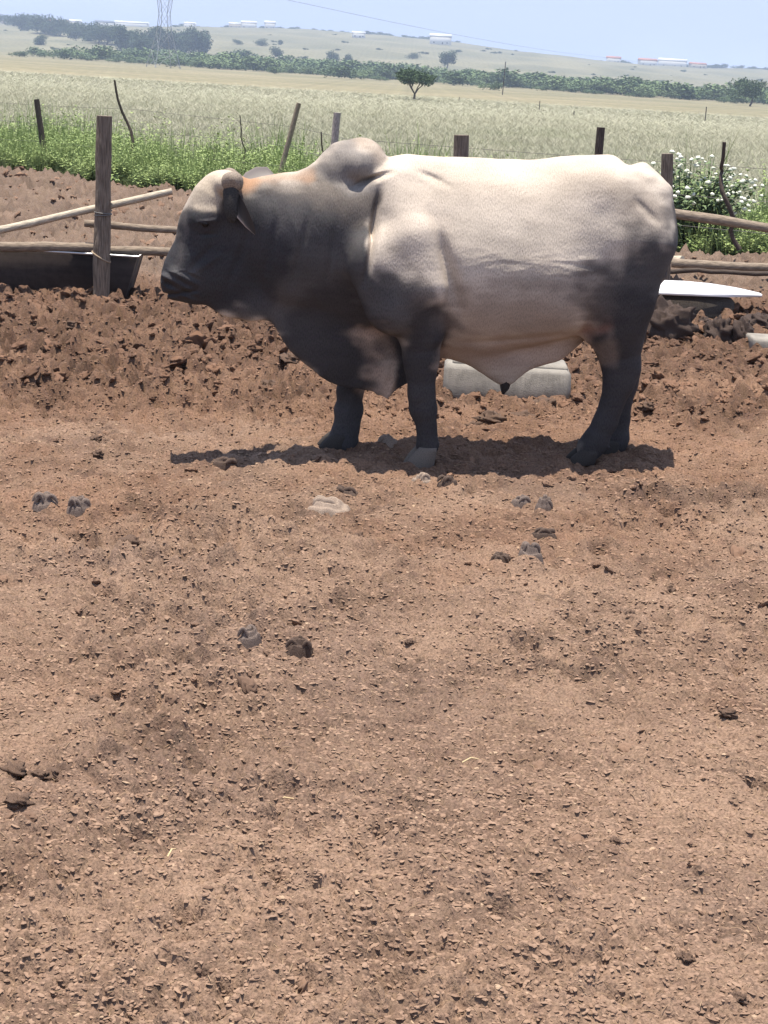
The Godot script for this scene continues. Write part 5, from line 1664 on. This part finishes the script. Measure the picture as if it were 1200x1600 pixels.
	M.dark_horn = textured(Color(0.055, 0.050, 0.047), 0.7, M.t_grain, Vector3(6, 6, 6), false)
	M.hoof_dusty = textured(Color(0.19, 0.16, 0.135), 0.9, M.t_speck, Vector3(7, 7, 7), false)
	M.hoof = textured(Color(0.055, 0.047, 0.042), 0.75, M.t_speck, Vector3(7, 7, 7), false)
	M.dark_hair = mat(Color(0.035, 0.03, 0.028), 0.8)

func thin_cloud() -> ImageTexture:   # faint broken high cloud all round the sky
	var im := Image.create(1024, 512, false, Image.FORMAT_RGBA8)
	var n := FastNoiseLite.new()
	n.seed = 8
	n.frequency = 2.2
	n.fractal_octaves = 5
	for y in 256:
		var e := PI * (0.5 - y / 512.0)
		for x in 1024:
			var a := TAU * x / 1024.0
			var p := Vector3(cos(e) * cos(a), sin(e) * 3.5, cos(e) * sin(a))
			var c := sm(0.0, 0.55, n.get_noise_3d(p.x, p.y, p.z)) * 0.22
			im.set_pixel(x, y, Color(1, 1, 1, c))
	return ImageTexture.create_from_image(im)

# ------------------------------------------------------------------ scene
func _ready() -> void:
	var cam := Camera3D.new()
	cam.name = "camera"
	cam.transform = Transform3D(Basis(Vector3(0.998135, 0.059075, -0.015398), Vector3(-0.061049, 0.965865, -0.251748), Vector3(-0.000000, 0.252218, 0.967670)), Vector3(0, 1.8, 0))
	cam.fov = 33.597
	cam.near = 0.05
	cam.far = 9000.0
	add_child(cam)
	cam.current = true
	var env := Environment.new()
	var sky := Sky.new()
	var sk := ProceduralSkyMaterial.new()
	sk.sky_top_color = Color(0.66, 0.73, 0.87)
	sk.sky_horizon_color = Color(0.735, 0.785, 0.905)
	sk.sky_curve = 0.12
	sk.ground_bottom_color = Color(0.36, 0.30, 0.24)
	sk.ground_horizon_color = Color(0.62, 0.62, 0.55)
	sk.sun_angle_max = 1.0
	sk.sky_cover = thin_cloud()
	sk.sky_cover_modulate = Color(1, 1, 1, 0.5)
	sky.sky_material = sk
	env.background_mode = Environment.BG_SKY
	env.sky = sky
	env.background_energy_multiplier = 0.78
	env.tonemap_mode = Environment.TONE_MAPPER_LINEAR
	env.tonemap_exposure = 1.85
	env.sdfgi_enabled = true
	env.ssao_enabled = true
	env.ssil_enabled = true
	env.fog_enabled = true
	env.fog_density = 0.00027
	env.fog_light_color = Color(0.80, 0.87, 0.97)
	var we := WorldEnvironment.new()
	we.name = "environment"
	we.environment = env
	add_child(we)
	var sun := DirectionalLight3D.new()
	sun.name = "sun"
	sun.light_energy = 1.6
	sun.light_color = Color(1.0, 0.965, 0.91)
	sun.light_angular_distance = 0.5
	sun.shadow_enabled = true
	add_child(sun)
	sun.look_at_from_position(Vector3.ZERO, Vector3(0.085, -1.0, 0.02), Vector3(0, 0, -1))
	var t0 := Time.get_ticks_msec()
	make_materials()
	print("materials ", Time.get_ticks_msec() - t0)
	build_kraal_ground()
	print("ground ", Time.get_ticks_msec() - t0)
	build_grassland()
	build_bull()
	print("bull ", Time.get_ticks_msec() - t0)
	build_fences()
	build_left_trough()
	build_right_trough()
	build_block()
	build_mud()
	build_pats()
	build_straws()
	build_flower_bush()
	build_weed_plants()
	build_far_trees()
	build_houses()
	build_pylon()
	build_crumbs()
	build_fibres()
	build_clod_litter()
	build_grass()
	build_weeds()
	print("all ", Time.get_ticks_msec() - t0)
